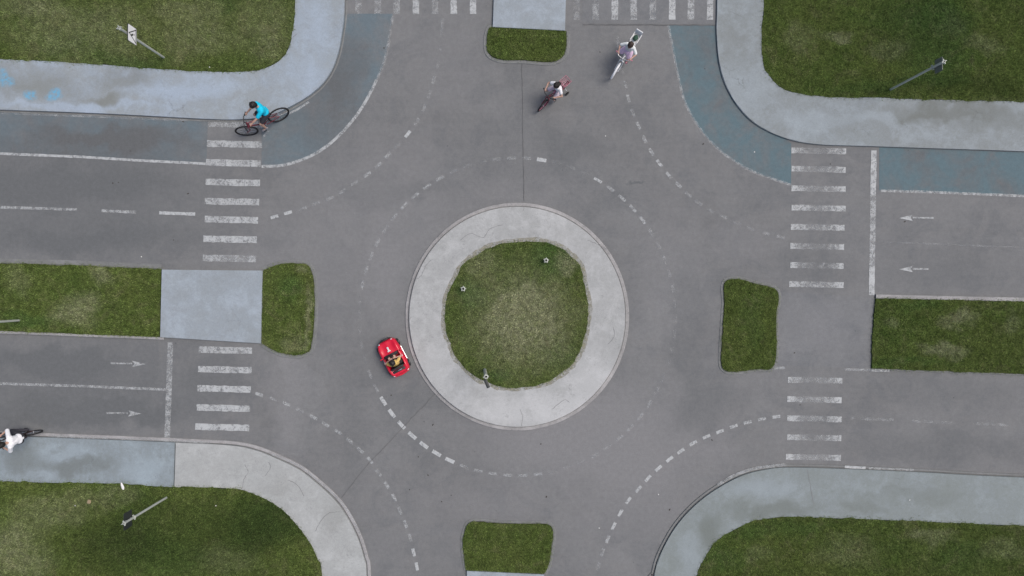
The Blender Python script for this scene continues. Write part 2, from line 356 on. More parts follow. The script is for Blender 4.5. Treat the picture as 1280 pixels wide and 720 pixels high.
BLi = smooth([(-400, 592), (0, 602), (69, 603.6), (139, 604.5), (194, 608), (217, 609), (271, 609.6), (302, 613), (330, 623), (351, 636), (368, 653), (385, 675), (397, 699), (402, 722), (404, 860)])
BRo = smooth([(806, 900), (812, 740), (817.6, 720), (824.5, 696), (842, 663), (864, 636.6), (892, 614), (927, 595), (958, 587), (986, 584.6), (1048, 586), (1152, 590.5), (1280, 597), (1700, 612)])
BRi = smooth([(862, 900), (866, 740), (871, 720), (878, 702.6), (895, 678), (920, 661), (947, 650.6), (982, 646), (1020, 647), (1118, 650.5), (1280, 657.5), (1700, 676)])
def ext(line, a, b): return [a] + line + [b]
slab('pavement', ext(TLo, (-F, 30), (434, -F)) + ext(TLi, (-F, -40), (374, -F))[::-1], -.01, ZP, m_tl)
slab('pavement', ext(TRo, (900, -F), (4000, 290)) + ext(TRi, (960, -F), (4000, 220))[::-1], -.01, ZP, m_tr)
# bottom-left pavement is split by a joint at x~218
iO = min(range(len(BLo)), key=lambda i: abs(BLo[i][0] - 219)); iI = min(range(len(BLi)), key=lambda i: abs(BLi[i][0] - 217))
slab('pavement', [(-F, 450)] + BLo[:iO] + [(218.4, 553.2), (216.6, 609)] + BLi[:iI][::-1] + [(-F, 510)], -.01, ZP - .003, m_bl)
slab('pavement', [(219.4, 553.3)] + BLo[iO + 1:] + [(463, 4000), (407, 4000)] + BLi[iI + 1:][::-1] + [(217.7, 609)], -.01, ZP, m_blw)
slab('pavement', ext(BRo, (790, 4000), (4000, 700)) + ext(BRi, (850, 4000), (4000, 760))[::-1], -.01, ZP, m_br)

def ragged(poly, amp=1.2, seed=0):
    r = random.Random(seed); out = []
    for i in range(len(poly)):
        a, b = poly[i], poly[(i + 1) % len(poly)]; L = math.dist(a, b)
        if max(abs(a[0] - 640), abs(b[0] - 640)) > 800 or max(abs(a[1] - 360), abs(b[1] - 360)) > 500: out.append(a); continue
        n = max(1, int(L / 4))
        for k in range(n):
            t = k / n; x = a[0] + (b[0] - a[0]) * t; y = a[1] + (b[1] - a[1]) * t
            wv = amp * .9 * (math.sin(x * .21 + y * .17 + seed) + math.sin(x * .093 - y * .12 + 2 * seed) + .6 * math.sin(x * .47 + y * .39)) * .38
            out.append((x + wv * .5 + r.uniform(-amp, amp) * .7, y + wv + r.uniform(-amp, amp) * .7))
    return out
LAWNS = []
def lawn(poly, z, seed, amp=1.1):
    p = ragged(poly, amp, seed); slab('lawn', p, -.005, z, m_lawn, bev=0); LAWNS.append((p, z))
ZL = ZP + .008
lawn(ext(TLi, (-F, -40), (374, -F)) + [(-F, -F)], ZL, 1)
lawn(ext(TRi, (960, -F), (4000, 220)) + [(4000, -F)], ZL, 2)
lawn([(-F, 510)] + BLi + [(407, 4000), (-F, 4000)], ZL, 3)
lawn(ext(BRi, (850, 4000), (4000, 760)) + [(4000, 4000)], ZL, 4)
ZM = .05
wm = [(0, 329), (104, 332), (201, 336.5), (199.5, 421), (100, 417.5), (0, 413.6), (-400, 399), (-F, 325), (-F, 240), (-400, 315)]
lawn(wm, ZM, 5, .7)
wend = smooth([(328.5, 338), (347, 331), (371, 329), (385, 332.5), (391.5, 351), (392.5, 389), (389, 431), (382, 441), (368, 444), (347, 440), (327, 429.5)], 5)
lawn(wend, ZM, 6, .7)
ntip = smooth([(615, 34), (611, 37), (608.5, 52), (611, 66), (625, 73.6), (656, 74.7), (684, 77), (700, 73), (707.5, 61), (708, 38.5)], 5)
lawn(ntip, ZM, 7, .6)
sm = smooth([(583, 713), (578.7, 682), (581.5, 664), (586.7, 654.5), (600, 652.5), (625, 654.5), (656, 655.5), (684, 656), (691, 664.5), (690, 682), (685.6, 706), (680, 717.5)], 5)
lawn(sm, ZM, 8, .6)
em = smooth_closed([(906, 354), (921, 349), (944, 354.6), (972, 364), (970.5, 396), (968.5, 455), (944, 461.5), (916, 465), (905, 461), (902, 450), (904, 413), (906, 379)], 5)
lawn(em, ZM, 9, .6)
eb = [(1095, 373), (1280, 377), (1700, 392), (4000, 475), (4000, 565), (1700, 482), (1280, 467.5), (1090, 460.5), (1091, 420)]
lawn(eb, ZM, 10, .7)
rg = smooth_closed([(557, 379), (564, 358), (577, 334), (597, 317), (627, 305), (659, 302), (688, 305), (709, 316), (725, 332), (730, 353), (734.5, 376), (735, 398), (730, 424), (721, 448), (703, 466), (682, 478), (651, 484.5), (627, 483.5), (609, 477), (593, 469.5), (571, 448), (563, 429), (556.5, 408)], 5)
slab('bare_soil', ragged([(646 + (x - 646) * 1.05, 394 + (y - 394) * 1.05) for x, y in rg], 1.3, 33), .05, .1125, m_soil, bev=0)
lawn(rg, .118, 11, 1.1)
# concrete pads of the medians
slab('path', [(202, 337), (328, 338.3), (326, 429.3), (200, 421.5)], -.01, .075, m_pad, .008)
slab('path', [(617, -F), (617, 0), (615.8, 33.6), (706.3, 38.2), (707.3, 0), (708, -F)], -.01, .075, m_pad, .008)
slab('path', [(583.5, 713.8), (680, 718.2), (684, 4000), (584, 4000)], -.01, .075, m_pad, .008)
# roundabout
rc = (646.5, 396); rpts = [(rc[0] + 135.3 * math.cos(a), rc[1] + 137.8 * math.sin(a)) for a in [2 * math.pi * i / 160 for i in range(160)]]
slab('roundabout', rpts, -.01, .11, m_round, .012)
ribbon('kerb', rpts, .018, .118, -.01, .03, m_kerb, True, z=.11)
# kerb strips
ribbon('kerb', ext(BLo, (-F, 450), (463, 4000)), -.015 * -1, .105, -.01, .03, m_kerb, z=.1)
ribbon('kerb', BRo, .015, .075, -.01, .03, m_kerbd, z=.1)
ribbon('kerb', TLo, -.012, -.06, -.01, .015, m_kerbd, z=.1)
def kerb_closed(poly, w=.085, zz=.055):
    A = sum(poly[i][0] * poly[(i + 1) % len(poly)][1] - poly[(i + 1) % len(poly)][0] * poly[i][1] for i in range(len(poly)))
    s = -1 if A > 0 else 1
    return s
ribbon('kerb', em, .0, .085, -.01, .014, m_kerbd, True, z=.05)
ribbon('kerb', wend, .0, .10, -.01, .014, m_kerbd, False, z=.05)
ribbon('kerb', ntip, .0, -.10, -.01, .018, m_kerbd, False, z=.05)
ribbon('kerb', sm, .0, .085, -.01, .014, m_kerbd, False, z=.05)
ribbon('kerb', [(-F, 240), (-400, 315), (0, 329), (104, 332), (201, 336.5)], .0, .14, -.01, .014, m_kerbd, False, z=.05)
ribbon('kerb', [(205, 421.5), (100, 417.5), (0, 413.6), (-400, 399), (-F, 325)], .0, .075, -.01, .05, m_kerb, False, z=.05)
ribbon('kerb', [(1095, 373), (1280, 377), (1700, 392), (4000, 475)], .0, .11, -.01, .05, m_kerb, False, z=.05)
ribbon('kerb', [(4000, 565), (1700, 482), (1280, 467.5), (1090, 460.5)], .0, .05, -.01, .014, m_kerbd, False, z=.05)

# flat sheets on the road
def flat(name, poly, z, mat):
    bm = bmesh.new(); f = bm.faces.new([bm.verts.new(P(x, y, z)) for x, y in poly]); bm.normal_update()
    if f.normal.z < 0: f.normal_flip()
    bmesh.ops.triangulate(bm, faces=[f]); me = bpy.data.meshes.new(name); bm.to_mesh(me); bm.free(); return link(name, me, mat, None, 'structure')
NEl = smooth([(835, 31), (840, 56), (847, 92), (857, 130), (878, 165), (902, 190), (934, 211), (961, 222), (989, 231)])
flat('bicycle_lane', NEl + [(989, 179)] + [p for p in TRo[::-1] if 31 < p[1] < 173 and p[0] < 985] + [(897, 31)], .004, m_blue)
flat('bicycle_lane', [(1099, 184), (1280, 190.5), (1700, 205), (1700, 262), (1280, 244), (1099, 238)], .004, m_blue)
NWl = smooth([(327, 208), (350, 207), (371, 202), (396, 191), (420, 173), (442, 149), (458, 125), (472, 97), (480, 78), (487.7, 42), (491, 17)])
flat('bicycle_lane', NWl + [(431, 17)] + [p for p in TLo[::-1] if p[0] > 328 and p[1] > 17] + [(327, 149)], .004, m_blue2)
flat('bicycle_lane', [(-400, 125), (0, 139), (174, 146), (260, 150), (258, 204), (174, 200), (0, 191), (-400, 177)], .004, m_blue2)

m_p1 = asphalt('newer_asphalt', tuple(v * 1.05 for v in ASPH)); m_p2 = asphalt('bluish_asphalt', tuple(v * w for v, w in zip(ASPH, (.99, 1.0, 1.015))))
flat('asphalt_patch', ragged([(344, 446), (372, 448), (402, 470), (420, 520), (398, 552), (376, 572), (345, 561), (338, 545), (346, 520), (358, 480)], .8, 4), .003, m_p1)
flat('asphalt_patch', [(973.5, 364), (1092, 372), (1088, 460), (970, 457)], .003, m_p2)
flat('asphalt_patch', [(728, 0), (728, 29.5), (895, 30.5), (895, -60), (728, -60)], .003, m_p2)
class Paint:
    def __init__(s): s.v = []; s.f = []; s.w = []
    def strip(s, pts, w, wear, z=.008, seg=None, rnd=.15):
        pw = [P(x, y, z) for x, y in pts]; full = []
        for a, b in zip(pw, pw[1:]):
            n = max(1, int((b - a).length / .09))
            for k in range(n): full.append(a.lerp(b, k / n))
        full.append(pw[-1]); A = offs(full, w / 90); B = offs(full, -w / 90); A = [q.lerp(c_, random.uniform(-.09, .09)) for q, c_ in zip(A, full)]; B = [q.lerp(c_, random.uniform(-.09, .09)) for q, c_ in zip(B, full)]; i0 = len(s.v); n = len(full)
        for i in range(n):
            t = i / max(1, n - 1); ww = wear(t) if callable(wear) else wear; ww = min(1, max(0.02, ww + random.uniform(-rnd, rnd)))
            s.v += [tuple(A[i]), tuple(B[i])]; s.w += [ww, ww]
        for i in range(n - 1): s.f.append((i0 + 2 * i, i0 + 2 * i + 1, i0 + 2 * i + 3, i0 + 2 * i + 2))
        return s
    def poly(s, pts, wear, z=.008):
        i0 = len(s.v); s.v += [tuple(P(x, y, z)) for x, y in pts]; s.w += [wear] * len(pts); s.f.append(tuple(range(i0, i0 + len(pts)))); return s
    def build(s, name):
        me = bpy.data.meshes.new(name); me.from_pydata(s.v, [], s.f); at = me.attributes.new('wear', 'FLOAT', 'POINT'); at.data.foreach_set('value', s.w)
        bm = bmesh.new(); bm.from_mesh(me)
        for f in bm.faces:
            if f.calc_area() > 0 and (f.normal.z < 0): f.normal_flip()
        bm.to_mesh(me); bm.free()
        return link(name, me, m_paint, None, 'structure')
def ends(e, m): return lambda t: m + (e - m) * min(1, abs(2 * t - 1) ** 2)
p = Paint()
for x0, x1, y, w in [(260.5, 328, 155, .6), (258.7, 327.5, 180, .8), (257.6, 326, 203.6, .85), (257, 325, 228, .8), (256, 324, 252, .8), (256, 322.5, 274.6, .85), (254, 321, 299, .9), (253.6, 320, 323, .65)]:
    p.strip([(x0, y - .6), (x1, y + .8)], 8.2, w)
p.build('crosswalk_marking')
p = Paint()
for x0, x1, y, w in [(248.5, 315, 437.5, .75), (247.6, 314.5, 462, .85), (246.6, 313.6, 486, .9), (245.6, 312.5, 510, .9), (244, 311.6, 534, .95)]:
    p.strip([(x0, y - .7), (x1, y + .9)], 8, w)
p.build('crosswalk_marking')
p = Paint()
for x0, x1, y, e, m in [(989.4, 1057.7, 188.5, .9, .45), (989.4, 1057, 211.5, .9, .6), (989.4, 1057, 235.8, .95, .7), (989.5, 1057, 260, 1, .8), (988.6, 1055.6, 284, 1, .7), (988, 1055, 308, .95, .35), (988, 1054.5, 331.8, .9, .25), (986.6, 1054.5, 355.6, 1, .85)]:
    p.strip([(x0, y - .6), (x1, y + .8)], 7.2, ends(min(1, e * 1.1), m * .62), rnd=.12)
p.build('crosswalk_marking')
p = Paint()
for x0, x1, y, e, m in [(985, 1053, 475.2, .8, .5), (984, 1052, 499.5, .95, .6), (984, 1052, 523.4, 1, .65), (984, 1051.6, 547, .85, .6), (982.4, 1051, 571.6, 1, .6)]:
    p.strip([(x0, y - .6), (x1, y + .8)], 7.2, ends(min(1, e * 1.1), m * .62), rnd=.12)
p.build('crosswalk_marking')
p = Paint()
for x, w in [(447.8, .35), (472, .45), (495.7, .5), (519.6, .8), (543.6, .45), (567, .95), (591, .85)]:
    p.strip([(x, -50), (x + .3, 17.5)], 8, w)
p.build('crosswalk_marking')
p = Paint()
for x, w in [(721, .3), (745, .45), (769, .8), (792.6, .65), (816.5, .55), (840.7, .9), (864, .7), (888, .85)]:
    p.strip([(x, -46), (x - .5, 24.5)], 8, w)
p.build('crosswalk_marking')
p = Paint()
p.strip([(1092.3, 188), (1089.6, 369)], 7, lambda t: .95 if (t < .3 or t > .8) else .62); p.build('stop_line')
p = Paint(); p.strip([(213, 428), (209, 547)], 7, .6); p.build('stop_line')
# solid lane lines
p = Paint()
p.strip([(-400, 172), (0, 192), (100, 196), (174, 200.5), (257, 204.6)], 3.2, .9)
p.strip(NWl[:56], 3.6, .8); p.strip(NWl[55:], 3.6, .35)
p.strip([(361, 142), (372, 136.5), (386, 127.5)], 2.6, .75); p.strip([(329, 171), (336, 163)], 2.4, .6)
p.strip(NEl, 3.4, .42, rnd=.1)
p.strip([(1101, 238.5), (1160, 240), (1280, 245), (1700, 262)], 3.2, .62)
p.strip([(1097, 302), (1280, 309.5), (1700, 324)], 2.2, .16)
p.strip([(-400, 466), (0, 479.5), (100, 482.5), (207, 487)], 3.2, .6)
p.strip([(-400, 247), (0, 259), (96, 262)], 3.4, .62); p.strip([(127, 263.2), (170, 265.4)], 3.6, .65); p.strip([(199, 266), (244, 267.6)], 4, 1.0)
p.strip([(1064, 522.3), (1117, 524.8)], 3.8, .35); p.strip([(1140, 526), (1190, 528.6)], 3.6, .22); p.strip([(1217, 529.5), (1262, 531.6)], 3.4, .22)
p.strip([(1056, 583.6), (1082, 584.8)], 3.2, 1.0, z=.034); p.strip([(1086, 585.2), (1142, 587.4)], 2.6, .6, z=.034); p.strip(smooth([(897, 606), (920, 593.5), (945, 585.5), (982, 580.8)]), 4, .55, z=.034); p.strip([(60, 545), (110, 547), (219, 551), (262, 553.3)], 2.6, .5, z=.034)
p.strip(smooth([(340, 568), (375, 583), (399, 602), (420, 621), (437, 642), (450, 668)]), 2.6, .5, z=.034)
p.strip([(1056, 461.6), (1089, 462.6)], 3, .5); p.strip([(1089, 463), (1112, 463.6)], 2.8, .7, z=.056); p.strip([(955, 460.6), (981, 459.6)], 3.4, .5, z=.01)
p.strip([(0, 141.5), (174, 148), (235, 150.5)], 2.6, .35, z=.016)
p.strip([(1098, 369), (1160, 371)], 2.4, .35); p.strip([(553, 21), (552, 46)], 3.6, .2); p.strip([(772, 46), (773, 60)], 3.4, .3)
p.build('lane_line')
# dashed lines
p = Paint()
def dash(x, y, dx, dy, w, L=10, th=3.8):
    n = math.hypot(dx, dy); dx, dy = dx / n * L / 2, dy / n * L / 2; p.strip([(x - dx, y - dy), (x + dx, y + dy)], th, w, rnd=.05)
def dashes(lst, **k):
    for i, (x, y, w) in enumerate(lst):
        a = lst[max(0, i - 1)]; b = lst[min(len(lst) - 1, i + 1)]; dash(x, y, b[0] - a[0], b[1] - a[1], w, **k)
dashes([(551, 62, .12), (547, 82, .2), (542, 100, .35), (536.5, 118, .3), (530, 135, .4), (521, 152, .3), (509.6, 167.5, 1), (497.5, 181.5, .3), (485, 194, .5), (473, 206.5, .5), (459, 218, .6), (443, 229, .4), (427.5, 239.5, .4), (412, 248, .35), (395, 254.5, .35), (378.5, 261, .45), (360, 266, 1), (343, 271, 1)])
dashes([(777, 88, .25), (782, 106, .4), (785.5, 123, .5), (791, 141, .5), (798, 157, .6), (805.5, 174, .65), (814, 190, .7), (824, 204, .8), (836, 219, .65), (848, 231, .65), (860, 243, .4), (873, 253.5, .3), (888, 263, .3), (905, 271, .25), (922, 279, .2), (939, 286, .2), (957, 291.5, .35), (976, 296, .45)])
dashes([(324, 493, .75), (342, 498.5, .4), (358, 505, .65), (375, 513, .4), (392, 521.5, .6), (407, 530.5, .6), (423, 540, .55), (437, 551, .55), (450.5, 563, .55), (462.5, 575.5, .65), (473, 591, .5), (483.5, 606.5, .55), (492.5, 622, .65), (500, 638.5, .6), (507, 655, .65), (512.5, 672, .6), (517, 690.5, 1), (521, 708, 1), (524, 726, .6)])
dashes([(970.5, 521, .8), (952.5, 523.8, .7), (934.5, 528, .75), (917, 533, .75), (900, 539.5, .85), (883, 546, .8), (866.5, 554, .9), (851, 564, .9), (837, 574, .95), (823, 585.5, .9), (810, 598, .9), (798, 611.5, .9), (785.5, 625.5, .85), (775.5, 641, .85), (767, 657.5, .8), (759.6, 674, .7), (753, 690.5, .45), (748, 708, .3), (744, 726, .2)])
strong = {(674, 201): 1}
for i in range(66):
    a = 2 * math.pi * i / 66 + .012; x = rc[0] + 197.5 * math.cos(a); y = rc[1] + 198.5 * math.sin(a); d = math.degrees(a) % 360
    w = .10
    if 112 <= d < 151: w = 1.0
    elif 151 <= d < 160: w = .3
    elif 80 <= d < 104: w = .42
    elif 104 <= d < 112: w = .3
    elif 30 <= d < 62: w = .28
    elif 190 <= d < 246: w = .38
    elif 258 <= d < 276: w = .28
    elif 276 <= d < 281: w = .95
    elif 297 <= d < 304: w = .85
    elif 304 <= d < 325: w = .6
    elif 325 <= d < 350: w = .22
    w = w if w > .5 else min(.5, w * 1.35)
    dash(x, y, -math.sin(a), math.cos(a), w, 12 if w > .9 else 11, 4.6 if w > .9 else 3.6)
p.build('dashed_line')
def arrow(x0, x1, y, w, s, slope=.02):
    p = Paint(); hx = x1 - s * 17
    p.strip([(x0, y - (x1 - x0) * slope * s * s * .5), (hx, y)], 2, w * .8, rnd=.1)
    p.poly([(x1, y + .6), (hx, y - 3.6), (hx + s * 3, y), (hx, y + 4.2)] if s > 0 else [(x1, y + .6), (hx, y + 4.2), (hx + s * 3, y), (hx, y - 3.6)], w)
    p.build('lane_arrow')
arrow(138, 182, 454.5, .8, 1); arrow(133, 177, 516.5, .75, 1); arrow(1167, 1124, 272, 1.0, -1); arrow(1161, 1124, 336, .85, -1)
# joints, tar seams
def seam(pts, w, z=.010, name='road_joint', mat=m_seam):
    r = random.Random(len(pts) + int(pts[0][0])); full = []
    for a, b in zip(pts, pts[1:]):
        n = max(1, int(math.dist(a, b) / 5))
        for k in range(n): full.append((a[0] + (b[0] - a[0]) * k / n + r.uniform(-.5, .5), a[1] + (b[1] - a[1]) * k / n + r.uniform(-.5, .5)))
    full.append(pts[-1]); pw = [P(x, y, z) for x, y in full]; wd = [w * r.uniform(.5, 1.2) / 90 for _ in pw]
    A = offs(pw, 1); v = []; f = []
    for q, a_, ww in zip(pw, A, wd):
        d = (a_ - q).normalized() * ww; v += [tuple(q + d), tuple(q - d)]
    f = [(2 * i, 2 * i + 1, 2 * i + 3, 2 * i + 2) for i in range(len(pw) - 1)]
    me = bpy.data.meshes.new(name); me.from_pydata(v, [], f); return link(name, me, mat, None, 'structure')
seam([(652.5, 80), (653.5, 160), (655, 251)], .7); seam([(544, 492), (500, 538), (460, 580), (427, 622)], .7)
seam([(728, 30.5), (800, 31), (896, 31.5)], 1.4)
m_crack = simple('crack', (.19, .195, .20), .95, var=.3)
ZC = .1135
for c in [[(655, 259), (654.5, 263)], [(652, 533), (653, 520), (650, 512)], [(519, 349), (526, 345), (533, 331), (541, 324)],
          [(575, 300), (588, 292), (604, 297), (612, 286), (628, 281)], [(735, 300), (748, 306), (760, 312)], [(760, 430), (768, 420), (766, 408)], [(690, 512), (705, 500), (712, 503)]]:
    seam(smooth(c, 6), .55, ZC, 'pavement_crack', m_crack)
for c in [[(1009.5, 588), (1013, 606), (1017, 630)], [(424, 640), (412, 641), (402, 650), (394, 664)], [(302, 612), (305, 598), (310, 590), (306, 580)], [(335, 577), (338, 585), (331, 595)], [(360, 600), (372, 606), (380, 620)], [(371, 42), (366, 47)]]:
    seam(smooth(c, 6) if c[0][0] < 1000 else c, .6, ZP + .0035, 'pavement_crack', m_crack)

# ---------------------------------------------------------------- grass blades (uncountable)
def inpoly(X, Y, poly):
    ins = np.zeros(len(X), bool); n = len(poly); j = n - 1
    for i in range(n):
        xi, yi = poly[i]; xj, yj = poly[j]
        if yi != yj:
            c = ((yi > Y) != (yj > Y)) & (X < (xj - xi) * (Y - yi) / (yj - yi) + xi); ins ^= c
        j = i
    return ins
allp = []
for poly, z in LAWNS:
    px = [min(max(q[0], -130), 1410) for q in poly]; py = [min(max(q[1], -120), 840) for q in poly]
    x0, x1, y0, y1 = min(px) - 2, max(px) + 2, min(py) - 2, max(py) + 2
    n = int((x1 - x0) * (y1 - y0) / 2025 * 3600)
    X = rng.uniform(x0, x1, n); Y = rng.uniform(y0, y1, n)
    m = inpoly(X + rng.normal(0, 2.0, n), Y + rng.normal(0, 2.0, n), poly); X, Y = X[m], Y[m]
    k = (CAM_H - z) / FPX; allp.append(np.stack([(X - 640) * k, (360 - Y) * k, np.full(len(X), z)], 1))
B = np.concatenate(allp); n = len(B); print('blades', n)
a = rng.uniform(0, 2 * np.pi, n); ln = rng.uniform(.018, .05, n); lean = rng.uniform(.2, 1.1, n); wd = rng.uniform(.003, .0065, n)
d = np.stack([np.cos(a), np.sin(a), np.zeros(n)], 1); s = np.stack([-np.sin(a), np.cos(a), np.zeros(n)], 1)
tip = B + d * (ln * np.sin(lean))[:, None] + np.array([0, 0, 1])[None] * (ln * np.cos(lean))[:, None]
mid = B + d * (ln * np.sin(lean) * .4)[:, None] + np.array([0, 0, 1])[None] * (ln * np.cos(lean) * .6)[:, None]
V = np.stack([B - s * wd[:, None], B + s * wd[:, None], mid + s * wd[:, None] * .8, tip, mid - s * wd[:, None] * .8], 1).reshape(-1, 3)
me = bpy.data.meshes.new('grass'); me.vertices.add(n * 5); me.vertices.foreach_set('co', V.ravel().astype(np.float32))
me.loops.add(n * 5); me.loops.foreach_set('vertex_index', np.arange(n * 5, dtype=np.int32))
me.polygons.add(n); me.polygons.foreach_set('loop_start', np.arange(0, n * 5, 5, dtype=np.int32)); me.update(calc_edges=True)
at = me.attributes.new('rnd', 'FLOAT', 'POINT'); at.data.foreach_set('value', np.repeat(rng.uniform(0, 1, n) ** 1.5, 5).astype(np.float32))
g = link('grass', me, m_blade, None, 'stuff'); tag(g, 'short mown green grass growing on all the lawns and medians', 'grass')

# ---------------------------------------------------------------- object materials
m_galv = simple('galvanised_steel', (.46, .49, .45), .5, .15, .12, 30)
m_bore = simple('dark_pole_bore', (.01, .01, .01), .9)
m_back = simple('dark_plate_back', (.030, .036, .036), .5, .2, .2, 15)
m_back2 = simple("grey_plate_back", (.15, .165, .15), .6, .1, .25, 15)
m_white = simple('white_enamel', (.84, .85, .86), .4, 0, .06, 15)
m_black = simple('black_paint', (.012, .012, .012), .5)
m_rubber = simple('black_rubber', (.016, .016, .017), .8, 0, .3, 30)
m_metal = simple('brushed_metal', (.55, .56, .58), .3, .9, .1, 40)
m_blackpl = simple('black_plastic', (.022, .022, .024), .45, 0, .2, 30)
m_whitepl = simple('white_plastic', (.68, .70, .71), .35, 0, .05)
m_pinkpl = simple('pink_plastic', (.52, .20, .26), .4)
m_redfr = simple('dark_red_paint', (.16, .025, .04), .35)
m_darkfr = simple('dark_brown_paint', (.05, .025, .025), .4)
m_green = simple('dark_green_fabric', (.03, .075, .05), .9)
m_skin = simple('skin', (.50, .31, .235), .55, 0, .08, 12)
m_hair = simple('dark_hair', (.010, .007, .006), .6, 0, .5, 90)
m_hairb = simple('brown_hair', (.030, .017, .012), .6, 0, .5, 90)
m_eye = simple('eye_white', (.6, .6, .6), .2)
m_denim = simple('grey_denim', (.10, .11, .13), .9)
m_darkcl = simple('dark_cloth', (.035, .035, .045), .9)
m_cyan = simple('bright_cyan_cloth', (.0, .50, .72), .85, 0, .12, 8)
m_wcl = simple('white_cloth', (.80, .81, .84), .85, 0, .08, 10)
m_yel = simple('yellow_cloth', (.60, .42, .13), .85, 0, .12, 10)
m_pinkcl = simple('pale_pink_cloth', (.64, .54, .60), .9, 0, .1, 10)
m_purp = simple('orchid_pink_cloth', (.76, .56, .72), .9, 0, .15, 10)
m_mag = simple('magenta_cloth', (.20, .02, .13), .9)
m_paleg = simple('pale_print_cloth', (.72, .76, .76), .9, 0, .2, 25)
m_shoe = simple('grey_shoe', (.22, .22, .24), .7)
m_red = simple('glossy_red_plastic', (.62, .008, .035), .38, 0, .07, 12, .2)
m_lamp = simple('clear_lamp_plastic', (.7, .72, .74), .15, .2)
m_tail = simple('red_lamp_plastic', (.35, .01, .01), .2)
m_paper = simple('white_paper', (.80, .80, .78), .8)
m_leaf = simple('dry_leaf', (.030, .022, .016), .9)
m_stone = simple('tan_stone', (.30, .24, .15), .9)

# ---------------------------------------------------------------- sign posts
def pole_tube(h, r=.030):
    mb = MB(); pts = []; rad = []
    mb.tube([(0, 0, -.01), (0, 0, h)], r, 16, cap=False); mb.tube([(0, 0, h - .12), (0, 0, h)], r * .74, 16, cap=False)
    bm = mb.bm; bmesh.ops.remove_doubles(bm, verts=bm.verts, dist=1e-6)
    # lip
    n = 16; ro = [bm.verts.new((r * math.cos(2 * math.pi * k / n), r * math.sin(2 * math.pi * k / n), h + .001)) for k in range(n)]
    ri = [bm.verts.new((r * .72 * math.cos(2 * math.pi * k / n), r * .72 * math.sin(2 * math.pi * k / n), h + .001)) for k in range(n)]
    for k in range(n): bm.faces.new((ro[k], ro[(k + 1) % n], ri[(k + 1) % n], ri[k]))
    return mb
def lugs(mb, r, z, n=4, a0=.4):
    for k in range(n):
        a = a0 + 2 * math.pi * k / n; mb.box((math.cos(a) * (r + .018), math.sin(a) * (r + .018), z), (.036, .016, .05), Matrix.Rotation(a, 3, 'Z'), .003)
    return mb
def sign(px, py, label, h, zp, ph, pw, face_dir, tri=False, off=.05, pitch=0, r=.03, back=None):
    z0 = ZL if py < 300 or py > 500 else ZM
    t = empty('sign_post', P(px, py, z0)); tag(t, label, 'traffic sign')
    pole_tube(h, r).build('pole', m_galv, t)
    mb = MB(); mb.tube([(0, 0, h - .10), (0, 0, h - .09)], r * .7, 16); mb.build('pole_bore', m_bore, t)
    mb = MB(); mb.torus((0, 0, zp), r + .006, .010, 'z', 20, 8); lugs(mb, r, zp); mb.build('clamp', m_galv, t)
    mb = MB(); mb.torus((0, 0, h - .02), r + .004, .009, 'z', 20, 8); lugs(mb, r, h - .02); mb.build('top_collar', m_galv, t)
    s = 1 if face_dir > 0 else -1; x = off * s
    mb = MB()
    # plate with rounded corners, lying in the local YZ plane
    bm = mb.bm; rr = .03; prof = []
    for cy, cz, a0 in ((pw / 2 - rr, ph / 2 - rr, 0), (-pw / 2 + rr, ph / 2 - rr, 90), (-pw / 2 + rr, -ph / 2 + rr, 180), (pw / 2 - rr, -ph / 2 + rr, 270)):
        for k in range(5):
            a_ = R(a0 + 22.5 * k); prof.append((cy + rr * math.cos(a_), zp + ph / 2 + .02 + cz + rr * math.sin(a_)))
    A_ = [bm.verts.new((x - .006, y, z)) for y, z in prof]; B_ = [bm.verts.new((x + .006, y, z)) for y, z in prof]
    bm.faces.new(A_); bm.faces.new(B_)
    for k in range(len(prof)): bm.faces.new((A_[k], A_[(k + 1) % len(prof)], B_[(k + 1) % len(prof)], B_[k]))
    pl = mb.build('plate', back or m_back, t, False)
    zc = zp + ph / 2 + .02
    mb = MB(); bm = mb.bm; xf = x + s * .0085
    vs = [bm.verts.new((xf, y * .95, zc + (z - zc) * .95)) for y, z in prof]; bm.faces.new(vs); mb.build('face', m_white, pl, False)
    for dz in (-.3, .3):
        mb = MB(); mb.box((x * .6, 0, zc + dz * ph), (abs(off) * .75, .05, .03)); mb.build('bracket', m_galv, t, False)
    if tri:
        mb = MB(); xt = x + s * .0115; hw = pw * .43; hh = ph * .42
        T = [(-hw, zc - hh), (hw, zc - hh), (0, zc + hh)]
        for k in range(3):
            a_, b_ = T[k], T[(k + 1) % 3]; w2 = .022
            dy, dz = b_[0] - a_[0], b_[1] - a_[1]; L = math.hypot(dy, dz); ny, nz = -dz / L * w2, dy / L * w2
            q = [(a_[0], a_[1]), (b_[0], b_[1]), (b_[0] + ny, b_[1] + nz), (a_[0] + ny, a_[1] + nz)]
            bm = mb.bm; bm.faces.new([bm.verts.new((xt + s * .0004 * k, y, z)) for y, z in q])
        mb.build('triangle_border', m_black, pl, False)
        mb = MB(); mb.ell((xt, -.01, zc + .01), (.002, .024, .055), Matrix.Rotation(.5, 3, 'X')); mb.ell((xt, .02, zc - .075), (.002, .03, .014)); mb.build('pictogram', m_black, pl)
    return t
sign(205, 72, 'grey pole in the upper left lawn whose white plate shows a black triangle', 2.18, 1.50, .40, .43, 1, True, .07)
sign(1113, 112, 'grey pole in the upper right lawn leaning over dark turned-away plate', 2.36, 1.90, .30, .34, 1, off=.045, back=m_back2)
sign(208, 622, 'grey pole with dark backed plate in the lower left lawn', 2.08, 1.62, .36, .42, -1, off=.045)
sign(24, 400.5, 'grey pole on the left median, its top cut off by the photo edge', 2.1, 1.6, .40, .50, -1, off=.045)
